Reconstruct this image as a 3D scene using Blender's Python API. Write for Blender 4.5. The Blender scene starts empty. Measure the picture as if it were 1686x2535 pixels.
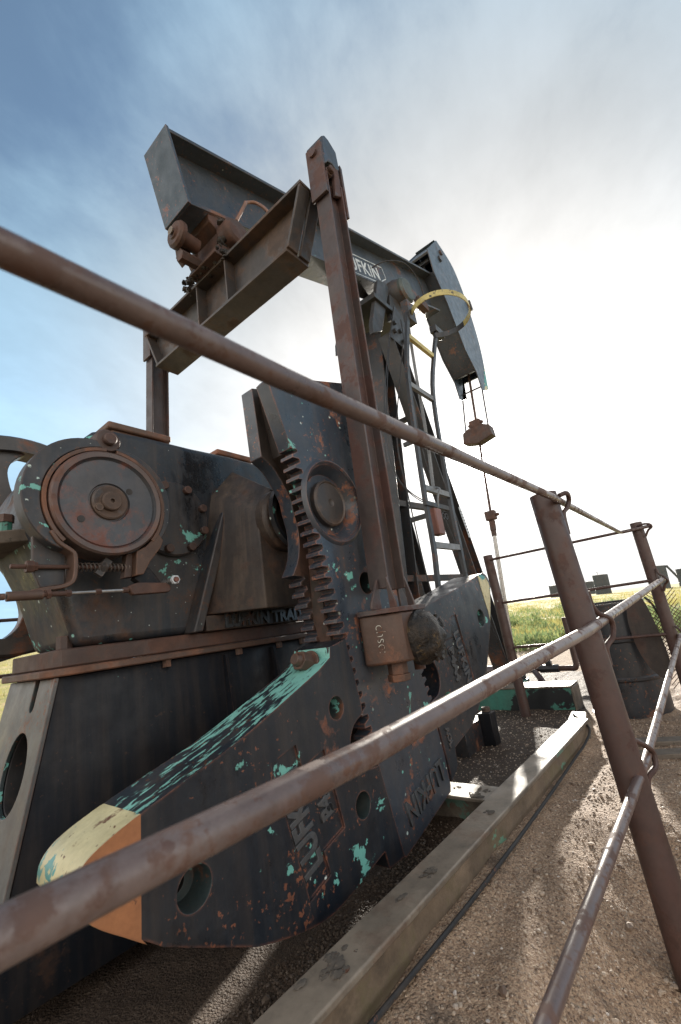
import bpy, bmesh, math, random
from mathutils import Vector, Matrix, noise
random.seed(7)
PI=math.pi
scn=bpy.context.scene
COL=scn.collection
V=Vector
# ------------------------------------------------------------------ camera
CAMH=1.0
YAW,PIT,ROL=math.radians(37.56),math.radians(14.5),math.radians(-8.31)
Fw=V((math.cos(YAW)*math.cos(PIT),math.sin(YAW)*math.cos(PIT),math.sin(PIT)))
R0=V((math.sin(YAW),-math.cos(YAW),0)); U0=R0.cross(Fw)
Rt=R0*math.cos(ROL)+U0*math.sin(ROL); Up=U0*math.cos(ROL)-R0*math.sin(ROL)
cd=bpy.data.cameras.new('camera'); cam=bpy.data.objects.new('camera',cd); COL.objects.link(cam)
cam.matrix_world=Matrix(((Rt.x,Up.x,-Fw.x,0),(Rt.y,Up.y,-Fw.y,0),(Rt.z,Up.z,-Fw.z,CAMH),(0,0,0,1)))
cd.sensor_fit='VERTICAL'; cd.sensor_height=36; cd.sensor_width=24; cd.lens=1090/2535*36
cd.clip_start=.02; cd.clip_end=3000
cd.dof.use_dof=True; cd.dof.focus_distance=2.1; cd.dof.aperture_fstop=5.0
scn.camera=cam
# ------------------------------------------------------------------ materials
MATS={}
class NT:
    def __init__(s,name):
        s.m=bpy.data.materials.new(name); s.m.use_nodes=True
        s.t=s.m.node_tree; s.n=s.t.nodes; s.n.clear()
        s.out=s.n.new('ShaderNodeOutputMaterial'); s.b=s.n.new('ShaderNodeBsdfPrincipled')
        s.t.links.new(s.b.outputs[0],s.out.inputs[0]); MATS[name]=s.m
        s.co=s.n.new('ShaderNodeTexCoord').outputs['Object']
    def L(s,a,b): s.t.links.new(a,b)
    def val(s,x,inp):
        if isinstance(x,(int,float)): inp.default_value=x
        elif isinstance(x,(tuple,list)): inp.default_value=tuple(x)+((1,) if len(x)==3 and len(inp.default_value)==4 else ())
        else: s.L(x,inp)
    def mapv(s,scale=(1,1,1),loc=(0,0,0),rot=(0,0,0),src=None):
        n=s.n.new('ShaderNodeMapping'); n.inputs['Scale'].default_value=scale; n.inputs['Location'].default_value=loc; n.inputs['Rotation'].default_value=rot
        s.L(src or s.co,n.inputs[0]); return n.outputs[0]
    def noise(s,scale,detail=6,rough=.6,src=None,dist=0):
        n=s.n.new('ShaderNodeTexNoise'); n.inputs['Scale'].default_value=scale; n.inputs['Detail'].default_value=detail; n.inputs['Roughness'].default_value=rough; n.inputs['Distortion'].default_value=dist
        s.L(src or s.co,n.inputs['Vector']); return n.outputs['Fac']
    def vor(s,scale,feature='F1',out='Distance',src=None,rnd=1):
        n=s.n.new('ShaderNodeTexVoronoi'); n.feature=feature; n.inputs['Scale'].default_value=scale; n.inputs['Randomness'].default_value=rnd
        s.L(src or s.co,n.inputs['Vector']); return n.outputs[out]
    def ramp(s,x,a,b,lo=0,hi=1):
        n=s.n.new('ShaderNodeMapRange'); s.L(x,n.inputs[0]); n.inputs[1].default_value=a; n.inputs[2].default_value=b; n.inputs[3].default_value=lo; n.inputs[4].default_value=hi; return n.outputs[0]
    def math(s,op,a,b=0):
        n=s.n.new('ShaderNodeMath'); n.operation=op; s.val(a,n.inputs[0]); s.val(b,n.inputs[1]); n.use_clamp=(op in('ADD','SUBTRACT')) ; return n.outputs[0]
    def mix(s,f,a,b,mode='MIX'):
        n=s.n.new('ShaderNodeMix'); n.data_type='RGBA'; n.blend_type=mode
        s.val(f,n.inputs[0]); s.val(a,n.inputs[6]); s.val(b,n.inputs[7]); return n.outputs[2]
    def sep(s,src=None):
        n=s.n.new('ShaderNodeSeparateXYZ'); s.L(src or s.co,n.inputs[0]); return n.outputs
    def bump(s,h,strength=.3,dist=.01,prev=None):
        n=s.n.new('ShaderNodeBump'); n.inputs['Strength'].default_value=strength; n.inputs['Distance'].default_value=dist
        s.L(h,n.inputs['Height'])
        if prev: s.L(prev,n.inputs['Normal'])
        return n.outputs[0]
    def edge(s,r=.012):
        g=s.n.new('ShaderNodeNewGeometry'); b=s.n.new('ShaderNodeBevel'); b.samples=4; b.inputs[0].default_value=r
        d=s.n.new('ShaderNodeVectorMath'); d.operation='DOT_PRODUCT'; s.L(g.outputs['Normal'],d.inputs[0]); s.L(b.outputs[0],d.inputs[1])
        return s.ramp(d.outputs['Value'],.99,.80)
RUST1=(.085,.036,.02); RUST2=(.16,.062,.03); TURQ=(.15,.40,.34); CREAM=(.62,.54,.30)
def steel(name,a,b,rust=.3,rustc=(RUST1,RUST2),chip=0,chipc=TURQ,chipscale=9,chipmap=(1,1,1),chiprot=(0,0,0),speck=.0,rough=.5,edge=True,streak=.25,bump=.25,seed=0,dust=0,fine=1,metallic=0,edgec=None,rscale=3,blot=.35,blotc=(.060,.048,.040),pits=.35,spec=.5,oily=.25):
    s=NT(name); co=s.mapv(loc=(seed*3.1,seed*1.7,seed*2.3))
    base=s.mix(s.ramp(s.noise(2.2,5,.6,co),.35,.65),a,b)
    base=s.mix(s.ramp(s.noise(38*fine,4,.7,co),.3,.75,0,.5),base,tuple(x*.55 for x in a))
    st=s.noise(1,4,.6,s.mapv((16,16,1.2),src=co))
    base=s.mix(s.ramp(st,.45,.75,0,streak),base,(.11,.075,.05))
    base=s.mix(s.ramp(s.noise(4.3,8,.72,s.mapv(loc=(5,1,3),src=co)),.45,.72,0,blot),base,blotc)
    base=s.mix(s.ramp(s.noise(7,8,.75,s.mapv(loc=(1,6,2),src=co)),.52,.66,0,blot*.9),base,tuple(x*.35 for x in a))
    if pits>0:
        pt=s.ramp(s.math('ADD',s.noise(46,4,.65,co),s.ramp(s.noise(3,4,.6,co),.3,.7,-.1,.1)),.68-pits*.1,.70-pits*.1)
        base=s.mix(pt,base,s.mix(s.noise(20,2,.5,co),rustc[0],rustc[1]))
    rn=s.noise(rscale,9,.68,co); rcol=s.mix(s.ramp(s.noise(11,5,.65,co),.35,.65),rustc[0],rustc[1])
    rm=s.ramp(rn,.66-rust*.42,.72-rust*.38)
    col=s.mix(rm,base,rcol)
    hh=s.math('MULTIPLY',rm,-.25)
    if edge:
        e=s.edge(); em=s.math('MULTIPLY',e,s.ramp(s.noise(17,5,.7,co),.38,.6))
        col=s.mix(em,col,edgec or rustc[1])
    if chip>0:
        cn=s.noise(chipscale,8,.62,s.mapv(chipmap,rot=chiprot,src=co),.3)
        big=s.ramp(s.noise(1.7,3,.5,s.mapv(loc=(4,2,9),src=co)),.32,.68,-.17,.15)
        cm=s.ramp(s.math('ADD',cn,big),.72-chip*.36,.735-chip*.36)
        col=s.mix(cm,col,s.mix(s.noise(30,3,.6,co),tuple(x*.8 for x in chipc),tuple(min(1,x*1.15) for x in chipc)))
        hh=s.math('SUBTRACT',hh,s.math('MULTIPLY',cm,-.3)) if False else hh
    if speck>0:
        vd=s.vor(26,'F1','Distance',co); vc=s.vor(26,'F1','Color',co)
        sm=s.math('MULTIPLY',s.ramp(vd,.20,.14),s.ramp(vc,1-speck,1-speck+.01))
        sm=s.math('MULTIPLY',sm,s.ramp(s.noise(60,3,.6,co),.42,.5))
        col=s.mix(sm,col,s.mix(s.ramp(s.noise(5,2,.5,co),.45,.55),(.55,.6,.55),chipc))
        ve=s.vor(75,'F1','Distance',co); vk=s.vor(75,'F1','Color',co)
        s2=s.math('MULTIPLY',s.ramp(ve,.22,.15),s.ramp(vk,1-speck*.45,1-speck*.45+.01)); col=s.mix(s.math('MULTIPLY',s2,s.ramp(s.noise(2.5,4,.6,co),.45,.6)),col,(.42,.46,.43))
    if dust>0:
        g=s.n.new('ShaderNodeNewGeometry'); nz=s.sep(g.outputs['Normal'])[2]
        dm=s.math('MULTIPLY',s.ramp(nz,.3,.9),s.ramp(s.noise(7,6,.7,co),.3,.62,0,dust))
        col=s.mix(dm,col,(.30,.24,.18))
    om0=s.math('MULTIPLY',s.ramp(s.noise(2.6,7,.7,s.mapv((1,1,.55),(2,7,4),src=co)),.52,.62),oily); col=s.mix(om0,col,s.mix(.35,tuple(x*.3 for x in a),(.012,.010,.009)))
    s.L(col,s.b.inputs['Base Color'])
    rg=s.ramp(s.noise(9,5,.6,co),.3,.7,rough-.1,rough+.14); rg=s.math('MAXIMUM',rg,s.math('MULTIPLY',rm,.75))
    om=s.math('MULTIPLY',s.ramp(s.noise(2.6,7,.7,s.mapv((1,1,.55),(2,7,4),src=co)),.52,.62),oily)
    rg=s.math('SUBTRACT',rg,s.math('MULTIPLY',om,.45)); s.L(rg,s.b.inputs['Roughness'])
    s.b.inputs['Specular IOR Level'].default_value=spec; s.b.inputs['Metallic'].default_value=metallic
    fn=s.noise(140*fine,3,.6,co); fn2=s.noise(22,5,.6,co)
    h=s.math('MULTIPLY',fn2,.8); n1=s.bump(h,bump,.004); n2=s.bump(fn,bump*.8,.0012,n1); n3=s.bump(rm,min(.25,bump),.0025,n2)
    s.L(n3,s.b.inputs['Normal'])
    return s.m
NAVY=((.016,.021,.030),(.030,.035,.043))
steel('weight_paint',(.008,.012,.019),(.017,.021,.027),rust=.09,chip=.055,speck=.22,rough=.40,chipscale=11,rscale=4,blot=.40,blotc=(.032,.029,.027),pits=.12,oily=.5,seed=1,rustc=((.10,.04,.024),(.24,.09,.05)))
steel('weight_edge_paint',(.012,.02,.03),(.02,.03,.04),rust=.18,chip=.52,chipscale=46,chipmap=(.24,1.1,.24),chiprot=(0,math.radians(20),0),chipc=(.20,.46,.39),speck=.1,rough=.4,seed=2)
steel('cream_paint',(.62,.54,.30),(.66,.60,.36),rust=.12,chip=.60,chipscale=22,chipmap=(.4,1,1),rscale=9,blot=.1,chipc=(.07,.28,.27),rough=.5,seed=3,streak=.1)
steel('orange_paint',(.36,.14,.055),(.42,.17,.065),rust=.08,rough=.5,seed=4,blot=.12,pits=.15,rscale=6,streak=.1,speck=.04)
steel('hole_paint',(.016,.03,.032),(.03,.05,.05),rust=.3,chip=.45,chipscale=14,rough=.5,seed=5,edge=False)
steel('crank_paint',(.026,.036,.052),(.048,.058,.072),rust=.20,rustc=((.13,.05,.03),(.36,.14,.07)),chip=.06,chipscale=7,speck=.25,rough=.34,seed=6,rscale=6,blot=.4,blotc=(.085,.075,.07),edgec=(.28,.11,.06))
steel('crank_inner_paint',(.026,.020,.017),(.045,.030,.023),rust=.3,rustc=((.05,.028,.02),(.10,.048,.03)),rough=.55,seed=7,oily=.5)
steel('gearbox_paint',(.014,.020,.028),(.030,.035,.042),rust=.24,rustc=((.040,.024,.018),(.10,.050,.030)),chip=.12,speck=.25,blot=.5,rough=.5,seed=8,streak=.45,rscale=1.7,oily=.7)
steel('pedestal_paint',(.005,.007,.011),(.009,.011,.016),rust=.10,blot=.3,blotc=(.018,.014,.012),pits=.1,spec=.25,rustc=((.03,.018,.014),(.05,.028,.02)),speck=.09,rough=.55,seed=9,edge=True)
steel('pedestal_end_paint',(.085,.086,.082),(.13,.127,.118),rust=.12,rough=.5,seed=10,streak=.35)
steel('rust_steel',(.050,.027,.021),(.075,.040,.030),rust=.45,rough=.62,seed=11,rustc=((.05,.025,.018),(.10,.045,.028)))
steel('bright_rust',(.075,.040,.027),(.11,.06,.04),rust=.35,rough=.6,seed=12,rustc=((.08,.038,.022),(.20,.085,.045)))
steel('pitman_steel',(.046,.032,.030),(.070,.050,.048),rust=.38,rustc=((.065,.03,.024),(.085,.04,.03)),rough=.5,seed=13,speck=.05,edgec=(.14,.08,.06))
steel('beam_paint',(.034,.043,.055),(.050,.060,.072),rust=.16,rustc=((.10,.05,.035),(.22,.10,.06)),speck=.10,rough=.42,seed=14,streak=.12,edgec=(.12,.07,.05))
steel('equalizer_paint',(.034,.03,.029),(.06,.055,.055),rust=.42,rustc=((.05,.033,.025),(.09,.055,.038)),rough=.5,seed=15,edgec=(.16,.11,.08))
steel('head_paint',(.07,.105,.15),(.09,.13,.18),rust=.08,rough=.42,seed=16,streak=.1,edge=False)
steel('post_paint',(.026,.029,.032),(.040,.042,.045),rust=.2,rough=.5,seed=17,edge=False)
steel('pipe_steel',(.115,.078,.070),(.16,.118,.108),rust=.38,rustc=((.085,.050,.040),(.125,.070,.052)),rough=.33,seed=18,edge=False,fine=3,streak=0,bump=.03,blot=.35,blotc=(.22,.19,.175),pits=.9,rscale=16)
steel('post_pipe',(.060,.031,.025),(.085,.044,.036),rust=.4,rustc=((.045,.022,.017),(.085,.04,.028)),rough=.5,seed=19,edge=False,streak=.3,bump=.06,pits=.6,speck=.04,rscale=8)
steel('skid_steel',(.17,.135,.10),(.26,.215,.165),rust=.25,rustc=((.12,.075,.05),(.19,.13,.09)),chip=.05,chipc=(.12,.20,.15),chipscale=6,rough=.5,seed=20,dust=.7,edgec=(.3,.24,.18),streak=.3,blotc=(.055,.043,.035),blot=.95)
steel('skid_side',(.14,.098,.062),(.23,.165,.108),rust=.35,rustc=((.11,.085,.045),(.15,.115,.065)),chip=.10,chipc=(.12,.24,.16),chipscale=8,chipmap=(.4,1,1),rough=.75,seed=41,edge=False,bump=1.0,blotc=(.09,.065,.045),blot=.7,streak=.1,pits=.6)
steel('housing_rust',(.030,.022,.018),(.052,.036,.026),rust=.30,rustc=((.020,.016,.015),(.085,.044,.026)),rough=.6,seed=42,blot=.6,blotc=(.016,.016,.018),streak=.9,speck=.12,oily=.8)
steel('skid_green',(.05,.20,.15),(.07,.25,.19),rust=.1,rustc=((.015,.015,.014),(.03,.025,.02)),rough=.5,seed=21,chip=.52,chipc=(.012,.013,.014),chipscale=6)
steel('drum_paint',(.012,.015,.02),(.022,.026,.032),rust=.12,rough=.38,seed=22,streak=.15,edge=False,dust=.2)
steel('drum_steel',(.075,.05,.042),(.12,.075,.06),rust=.4,rustc=((.10,.05,.036),(.15,.07,.045)),rough=.4,seed=23,edge=False,streak=0)
steel('drum_face_paint',(.045,.055,.068),(.075,.07,.072),rust=.42,rustc=((.10,.05,.04),(.18,.07,.05)),rough=.42,seed=24,chip=.08,chipc=(.35,.09,.06),edge=False)
steel('yellow_paint',(.58,.48,.16),(.66,.56,.22),rust=.06,rough=.45,seed=25,chip=.14,chipc=(.03,.03,.03),edge=False)
steel('grey_rail_paint',(.022,.026,.03),(.04,.044,.05),rust=.12,rough=.45,seed=26,edge=False)
steel('rung_paint',(.17,.18,.19),(.24,.25,.25),rust=.12,rough=.5,seed=27,edge=False)
steel('bright_rod',(.45,.43,.4),(.55,.52,.5),rust=.1,rough=.3,seed=28,edge=False,metallic=.8)
steel('dark_cable',(.015,.014,.014),(.025,.024,.024),rust=0,rough=.6,seed=29,edge=False)
steel('tank_paint',(.035,.045,.05),(.05,.06,.065),rust=.05,rough=.5,seed=30,edge=False)
steel('white_paint',(.66,.7,.72),(.74,.77,.78),rust=.04,rough=.5,seed=31,edge=False,streak=.05)
steel('copper_pipe',(.25,.12,.075),(.33,.17,.11),rust=.1,rough=.4,seed=32,edge=False)
steel('red_box_paint',(.17,.065,.045),(.22,.085,.06),rust=.1,rough=.5,seed=33,edge=False)
steel('wheel_iron',(.035,.033,.033),(.06,.05,.042),rust=.3,rough=.4,seed=34,edge=False)
steel('wood',(.13,.10,.075),(.2,.16,.12),rust=.2,rustc=((.06,.05,.04),(.1,.08,.06)),rough=.8,seed=35,edge=False)
steel('hatch_rust',(.10,.06,.042),(.17,.10,.065),rust=.5,rustc=((.13,.06,.035),(.28,.11,.055)),rough=.7,seed=36,bump=.6)
steel('cap_paint',(.05,.065,.06),(.09,.11,.09),rust=.3,rough=.5,seed=45,edge=False,chip=.15)
steel('tail_paint',(.028,.052,.078),(.040,.066,.092),rust=.14,rustc=((.14,.06,.05),(.22,.10,.08)),rough=.5,seed=46,speck=.1,streak=.05,blot=.08,oily=.1)
steel('chalk',(.55,.52,.42),(.6,.58,.5),rust=.36,rscale=30,rough=.8,seed=47,edge=False,blot=.2,pits=.6)
steel('clod',(.10,.083,.066),(.16,.13,.10),rust=.2,rough=.9,seed=48,edge=False,bump=1)
steel('letter_paint',(.050,.056,.062),(.075,.08,.085),rust=.12,rough=.38,seed=43,edge=False,speck=.1)
steel('scorched_sheet',(.035,.026,.022),(.055,.04,.032),rust=.3,rustc=((.05,.03,.024),(.075,.042,.03)),rough=.6,seed=50,edge=False,bump=.6)
steel('mesh_wire',(.10,.06,.04),(.14,.08,.055),rust=.2,rough=.6,seed=37,edge=False)
def grease():
    s=NT('grease'); n=s.noise(18,6,.7); c=s.mix(s.ramp(n,.4,.62),(.009,.008,.007),(.040,.028,.018)); c=s.mix(s.ramp(s.noise(14,6,.7,s.mapv(loc=(3,3,3))),.60,.68),c,(.13,.08,.03))
    s.L(c,s.b.inputs['Base Color']); s.b.inputs['Roughness'].default_value=.45; s.b.inputs['Specular IOR Level'].default_value=.35; s.L(s.bump(n,.9,.02),s.b.inputs['Normal'])
grease()
def gravel():
    s=NT('gravel'); co=s.co
    d1=s.vor(85,'F1','Distance'); c1=s.vor(85,'F1','Color'); d2=s.vor(190,'F1','Distance'); c2=s.vor(190,'F1','Color')
    r=s.sep(c1)[0]; r2=s.sep(c2)[0]
    base=s.mix(s.ramp(r2,0,1),(.23,.142,.088),(.48,.335,.22))
    peb=s.mix(s.ramp(r,0,1),(.18,.108,.068),(.60,.45,.32))
    pm=s.math('MULTIPLY',s.ramp(d1,.5,.42),s.ramp(s.sep(c1)[1],.55,.6))
    col=s.mix(pm,base,peb)
    big=s.noise(1.3,6,.62); col=s.mix(s.ramp(big,.42,.68,0,.55),col,(.105,.068,.045))
    col=s.mix(s.ramp(s.noise(3.1,5,.6),.55,.75,0,.5),col,(.30,.20,.125))
    q=s.sep(); inn=s.math('MULTIPLY',s.ramp(q[1],1.0,1.12),s.ramp(s.math('ADD',q[0],s.math('MULTIPLY',s.noise(2.5,5,.6),.8)),2.5,1.7)); col=s.mix(s.math('MULTIPLY',inn,.86),col,(.028,.018,.013))  # oily gravel inside the skid, its colour darkened further to shade a sun streak
    spt=s.ramp(s.noise(1.9,6,.7,s.mapv(loc=(8,3,1))),.60,.68,0,.6); col=s.mix(spt,col,(.06,.045,.035))
    # sand-coloured dirt away from the pad
    p=s.sep(); far=s.ramp(s.math('ADD',p[0],s.math('MULTIPLY',s.noise(.7,4,.6),1.5)),5.4,7.2)
    dirt=s.mix(s.noise(2.2,8,.65),(.27,.19,.125),(.42,.315,.225)); col=s.mix(far,col,dirt)
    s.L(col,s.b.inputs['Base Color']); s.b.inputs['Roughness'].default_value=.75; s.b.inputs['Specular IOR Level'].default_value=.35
    hh=s.math('MULTIPLY',s.ramp(d1,.6,0),.6)
    n1=s.bump(s.ramp(d1,.6,0),.9,.006); n2=s.bump(s.ramp(d2,.6,0),.8,.003,n1); n3=s.bump(s.noise(14,6,.7),.5,.02,n2)
    s.L(n3,s.b.inputs['Normal'])
gravel()
def pebble():
    s=NT('pebble'); o=s.n.new('ShaderNodeNewGeometry').outputs['Random Per Island']
    c=s.mix(s.ramp(o,0,.8),(.12,.075,.05),(.48,.37,.27)); c=s.mix(s.ramp(o,.93,.96),c,(.55,.48,.42)); c=s.mix(s.ramp(s.noise(90,4),.4,.7,0,.4),c,(.12,.08,.06))
    q=s.sep(); inn=s.math('MULTIPLY',s.ramp(q[1],1.0,1.12),s.ramp(q[0],3.0,1.6)); c=s.mix(s.math('MULTIPLY',inn,.80),c,(.04,.024,.016))  # stones inside the skid darkened to match: oil stain plus painted shade
    s.L(c,s.b.inputs['Base Color']); s.b.inputs['Roughness'].default_value=.6
pebble()
def field():
    s=NT('grassland'); g=s.mix(s.ramp(s.noise(.12,5,.6),.35,.65),(.30,.30,.09),(.48,.40,.14)); g=s.mix(s.ramp(s.noise(1.2,6,.65),.46,.62),g,(.52,.38,.20))
    p=s.sep(); f=s.n.new('ShaderNodeVectorMath'); f.operation='LENGTH'; s.L(s.co,f.inputs[0])
    d=s.math('SUBTRACT',f.outputs['Value'],s.math('MULTIPLY',s.noise(.35,4,.6),9)) 
    n=s.n.new('ShaderNodeMath'); n.operation='SUBTRACT'; s.L(f.outputs['Value'],n.inputs[0]); s.L(s.math('MULTIPLY',s.noise(.35,4,.6),9),n.inputs[1])
    dirt=s.mix(s.noise(2.2,8,.65),(.27,.19,.125),(.42,.315,.225))
    c=s.mix(s.ramp(n.outputs[0],4.5,8),dirt,g)
    s.L(c,s.b.inputs['Base Color']); s.b.inputs['Roughness'].default_value=.9; s.L(s.bump(s.noise(6,8,.7),.8,.08),s.b.inputs['Normal'])
field()
def leafmat(name,a,b,c):
    s=NT(name); o=s.n.new('ShaderNodeNewGeometry').outputs['Random Per Island']
    col=s.mix(s.ramp(o,0,.7),a,b); col=s.mix(s.ramp(o,.72,1),col,c)
    s.L(col,s.b.inputs['Base Color']); s.b.inputs['Roughness'].default_value=.55
    tr=s.n.new('ShaderNodeBsdfTranslucent'); s.L(col,tr.inputs[0]); mx=s.n.new('ShaderNodeMixShader'); mx.inputs[0].default_value=.45
    s.L(s.b.outputs[0],mx.inputs[1]); s.L(tr.outputs[0],mx.inputs[2]); s.L(mx.outputs[0],s.out.inputs[0])
leafmat('grass_blade',(.28,.28,.09),(.48,.43,.15),(.55,.45,.20))
leafmat('shrub_leaf',(.15,.21,.09),(.26,.32,.13),(.38,.38,.15))
def M(n): return MATS[n]
# ------------------------------------------------------------------ mesh helpers
class MB:
    def __init__(s): s.bm=bmesh.new(); s.mats=[]
    def mi(s,m):
        if m not in s.mats: s.mats.append(m)
        return s.mats.index(m)
    def face(s,vs,m):
        try: f=s.bm.faces.new(vs); f.material_index=s.mi(m); return f
        except ValueError: return None
    def prism(s,poly,axis,a,b,m,mside=None,mback=None):
        """poly: 2-D outline in the plane across axis; a..b extent along it"""
        def P(p,t):
            return V((t,p[0],p[1])) if axis=='x' else V((p[0],t,p[1])) if axis=='y' else V((p[0],p[1],t))
        A=[s.bm.verts.new(P(p,a)) for p in poly]; B=[s.bm.verts.new(P(p,b)) for p in poly]
        n=len(poly); s.face(A,m); s.face(B[::-1],mback or m)
        for i in range(n):
            j=(i+1)%n; mm=mside(i) if callable(mside) else (mside or m)
            s.face([A[j],A[i],B[i],B[j]],mm)
        return s
    def box(s,x0,x1,y0,y1,z0,z1,m): return s.prism([(x0,z0),(x1,z0),(x1,z1),(x0,z1)],'y',y0,y1,m)
    def hexa(s,b,t,m):
        """8 corners: bottom four, top four (same order)"""
        B=[s.bm.verts.new(p) for p in b]; T=[s.bm.verts.new(p) for p in t]
        s.face(B[::-1],m); s.face(T,m)
        for i in range(4): j=(i+1)%4; s.face([B[i],B[j],T[j],T[i]],m)
        return s
    def frame(s,d):
        d=V(d).normalized(); u=d.cross(V((0,0,1)))
        if u.length<1e-3: u=d.cross(V((0,1,0)))
        u.normalize(); return d,u,d.cross(u)
    def cyl(s,p0,p1,r0,m,r1=None,seg=20,cap=True,mcap=None):
        p0,p1=V(p0),V(p1); r1=r0 if r1 is None else r1; d,u,w=s.frame(p1-p0)
        ring=lambda p,r:[s.bm.verts.new(p+(u*math.cos(2*PI*i/seg)+w*math.sin(2*PI*i/seg))*r) for i in range(seg)]
        A,B=ring(p0,r0),ring(p1,r1)
        for i in range(seg): j=(i+1)%seg; s.face([A[i],A[j],B[j],B[i]],m)
        if cap: s.face(A[::-1],mcap or m); s.face(B,mcap or m)
        return s
    def lathe(s,p,d,prof,m,seg=40,closed=False):
        """prof: list of (along, radius) about axis p + t*d"""
        p=V(p); d,u,w=s.frame(d); rings=[]
        for t,r in prof:
            if r<1e-6: rings.append([s.bm.verts.new(p+d*t)]*seg)
            else: rings.append([s.bm.verts.new(p+d*t+(u*math.cos(2*PI*i/seg)+w*math.sin(2*PI*i/seg))*r) for i in range(seg)])
        for k in range(len(rings)-1):
            A,B=rings[k],rings[k+1]
            for i in range(seg):
                j=(i+1)%seg; vs=[]
                for q in (A[i],A[j],B[j],B[i]):
                    if q not in vs: vs.append(q)
                if len(vs)>2: s.face(vs,m)
        return s
    def tube(s,pts,r,m,seg=12,cap=True,smooth=0):
        pts=[V(p) for p in pts]
        if smooth: pts=spline(pts,smooth)
        n=len(pts); rs=r if isinstance(r,(list,tuple)) else [r]*n
        T=[(pts[min(i+1,n-1)]-pts[max(i-1,0)]).normalized() for i in range(n)]
        d,u,w=s.frame(T[0]); rings=[]
        for i in range(n):
            u=(u-T[i]*u.dot(T[i])).normalized(); w=T[i].cross(u)
            rings.append([s.bm.verts.new(pts[i]+(u*math.cos(2*PI*k/seg)+w*math.sin(2*PI*k/seg))*rs[i]) for k in range(seg)])
        for a in range(n-1):
            for k in range(seg): j=(k+1)%seg; s.face([rings[a][k],rings[a][j],rings[a+1][j],rings[a+1][k]],m)
        if cap: s.face(rings[0][::-1],m); s.face(rings[-1],m)
        return s
    def bar(s,p0,p1,wu,ww,m,up=(0,0,1)):
        """rectangular bar from p0 to p1: wu across, ww along up"""
        p0,p1=V(p0),V(p1); d=(p1-p0).normalized(); a=d.cross(V(up)).normalized(); b=a.cross(d)
        q=[(-1,-1),(1,-1),(1,1),(-1,1)]
        return s.hexa([p0+a*x*wu/2+b*y*ww/2 for x,y in q],[p1+a*x*wu/2+b*y*ww/2 for x,y in q],m)
    def wsec(s,p0,p1,width,depth,tf,tw,m,fdir):
        """wide-flange section from p0 to p1; flanges face along fdir"""
        p0,p1=V(p0),V(p1); d=(p1-p0).normalized(); f=V(fdir); f=(f-d*f.dot(d)).normalized(); a=d.cross(f)
        h=depth/2; w=width/2; t=tw/2
        prof=[(-w,-h),(w,-h),(w,-h+tf),(t,-h+tf),(t,h-tf),(w,h-tf),(w,h),(-w,h),(-w,h-tf),(-t,h-tf),(-t,-h+tf),(-w,-h+tf)]
        A=[s.bm.verts.new(p0+a*x+f*y) for x,y in prof]; B=[s.bm.verts.new(p1+a*x+f*y) for x,y in prof]
        s.face(A[::-1],m); s.face(B,m)
        for i in range(12): j=(i+1)%12; s.face([A[i],A[j],B[j],B[i]],m)
        return s
    def bolt(s,p,d,r,h,m,seg=6): 
        d=V(d).normalized(); return s.cyl(p,V(p)+d*h,r,m,seg=seg)
    def ball(s,c,r,m,sx=1,sy=1,sz=1,sub=2,jit=0):
        g=bmesh.ops.create_icosphere(s.bm,subdivisions=sub,radius=1)
        for v in g['verts']:
            k=1+jit*(noise.noise(v.co*2.1+V(c)*9)) if jit else 1
            v.co=V((v.co.x*r*sx*k,v.co.y*r*sy*k,v.co.z*r*sz*k))+V(c)
        for f in {f for v in g['verts'] for f in v.link_faces}: f.material_index=s.mi(m)
        return s
    def build(s,name,parent=None,bevel=0,seg=2,smooth=True,angle=35,label=None,fixn=True):
        me=bpy.data.meshes.new(name)
        if fixn: bmesh.ops.recalc_face_normals(s.bm,faces=s.bm.faces[:])
        org=world_loc(parent)
        for v in s.bm.verts: v.co-=org
        s.bm.to_mesh(me); s.bm.free()
        for m in s.mats: me.materials.append(M(m))
        if smooth:
            for p in me.polygons: p.use_smooth=True
            me.set_sharp_from_angle(angle=math.radians(angle))
        o=bpy.data.objects.new(name,me); COL.objects.link(o)
        if parent: o.parent=parent
        if bevel:
            b=o.modifiers.new('bevel','BEVEL'); b.width=bevel; b.segments=seg; b.limit_method='ANGLE'; b.angle_limit=math.radians(40); b.harden_normals=False
        if label: o['label']=label
        return o
def world_loc(o):
    p=V((0,0,0))
    while o: p=p+V(o.location); o=o.parent
    return p
def spline(pts,k):
    out=[]; n=len(pts)
    for i in range(n-1):
        p0,p1,p2,p3=pts[max(i-1,0)],pts[i],pts[i+1],pts[min(i+2,n-1)]
        for t in range(k):
            u=t/k; out.append(.5*((2*p1)+(p2-p0)*u+(2*p0-5*p1+4*p2-p3)*u*u+(3*p1-p0-3*p2+p3)*u**3))
    out.append(pts[-1]); return out
def sm2(pts,k=4): return [(p.x,p.y) for p in spline([V((a,b,0)) for a,b in pts],k)]
def thing(name,label,cat,loc=(0,0,0),group=None):
    o=bpy.data.objects.new(name,None); COL.objects.link(o); o.location=loc; o.empty_display_size=.1
    o['label']=label; o['category']=cat
    if group: o['group']=group
    return o
def tag(o,label,cat,group=None):
    o['label']=label; o['category']=cat
    if group: o['group']=group
    return o
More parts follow.
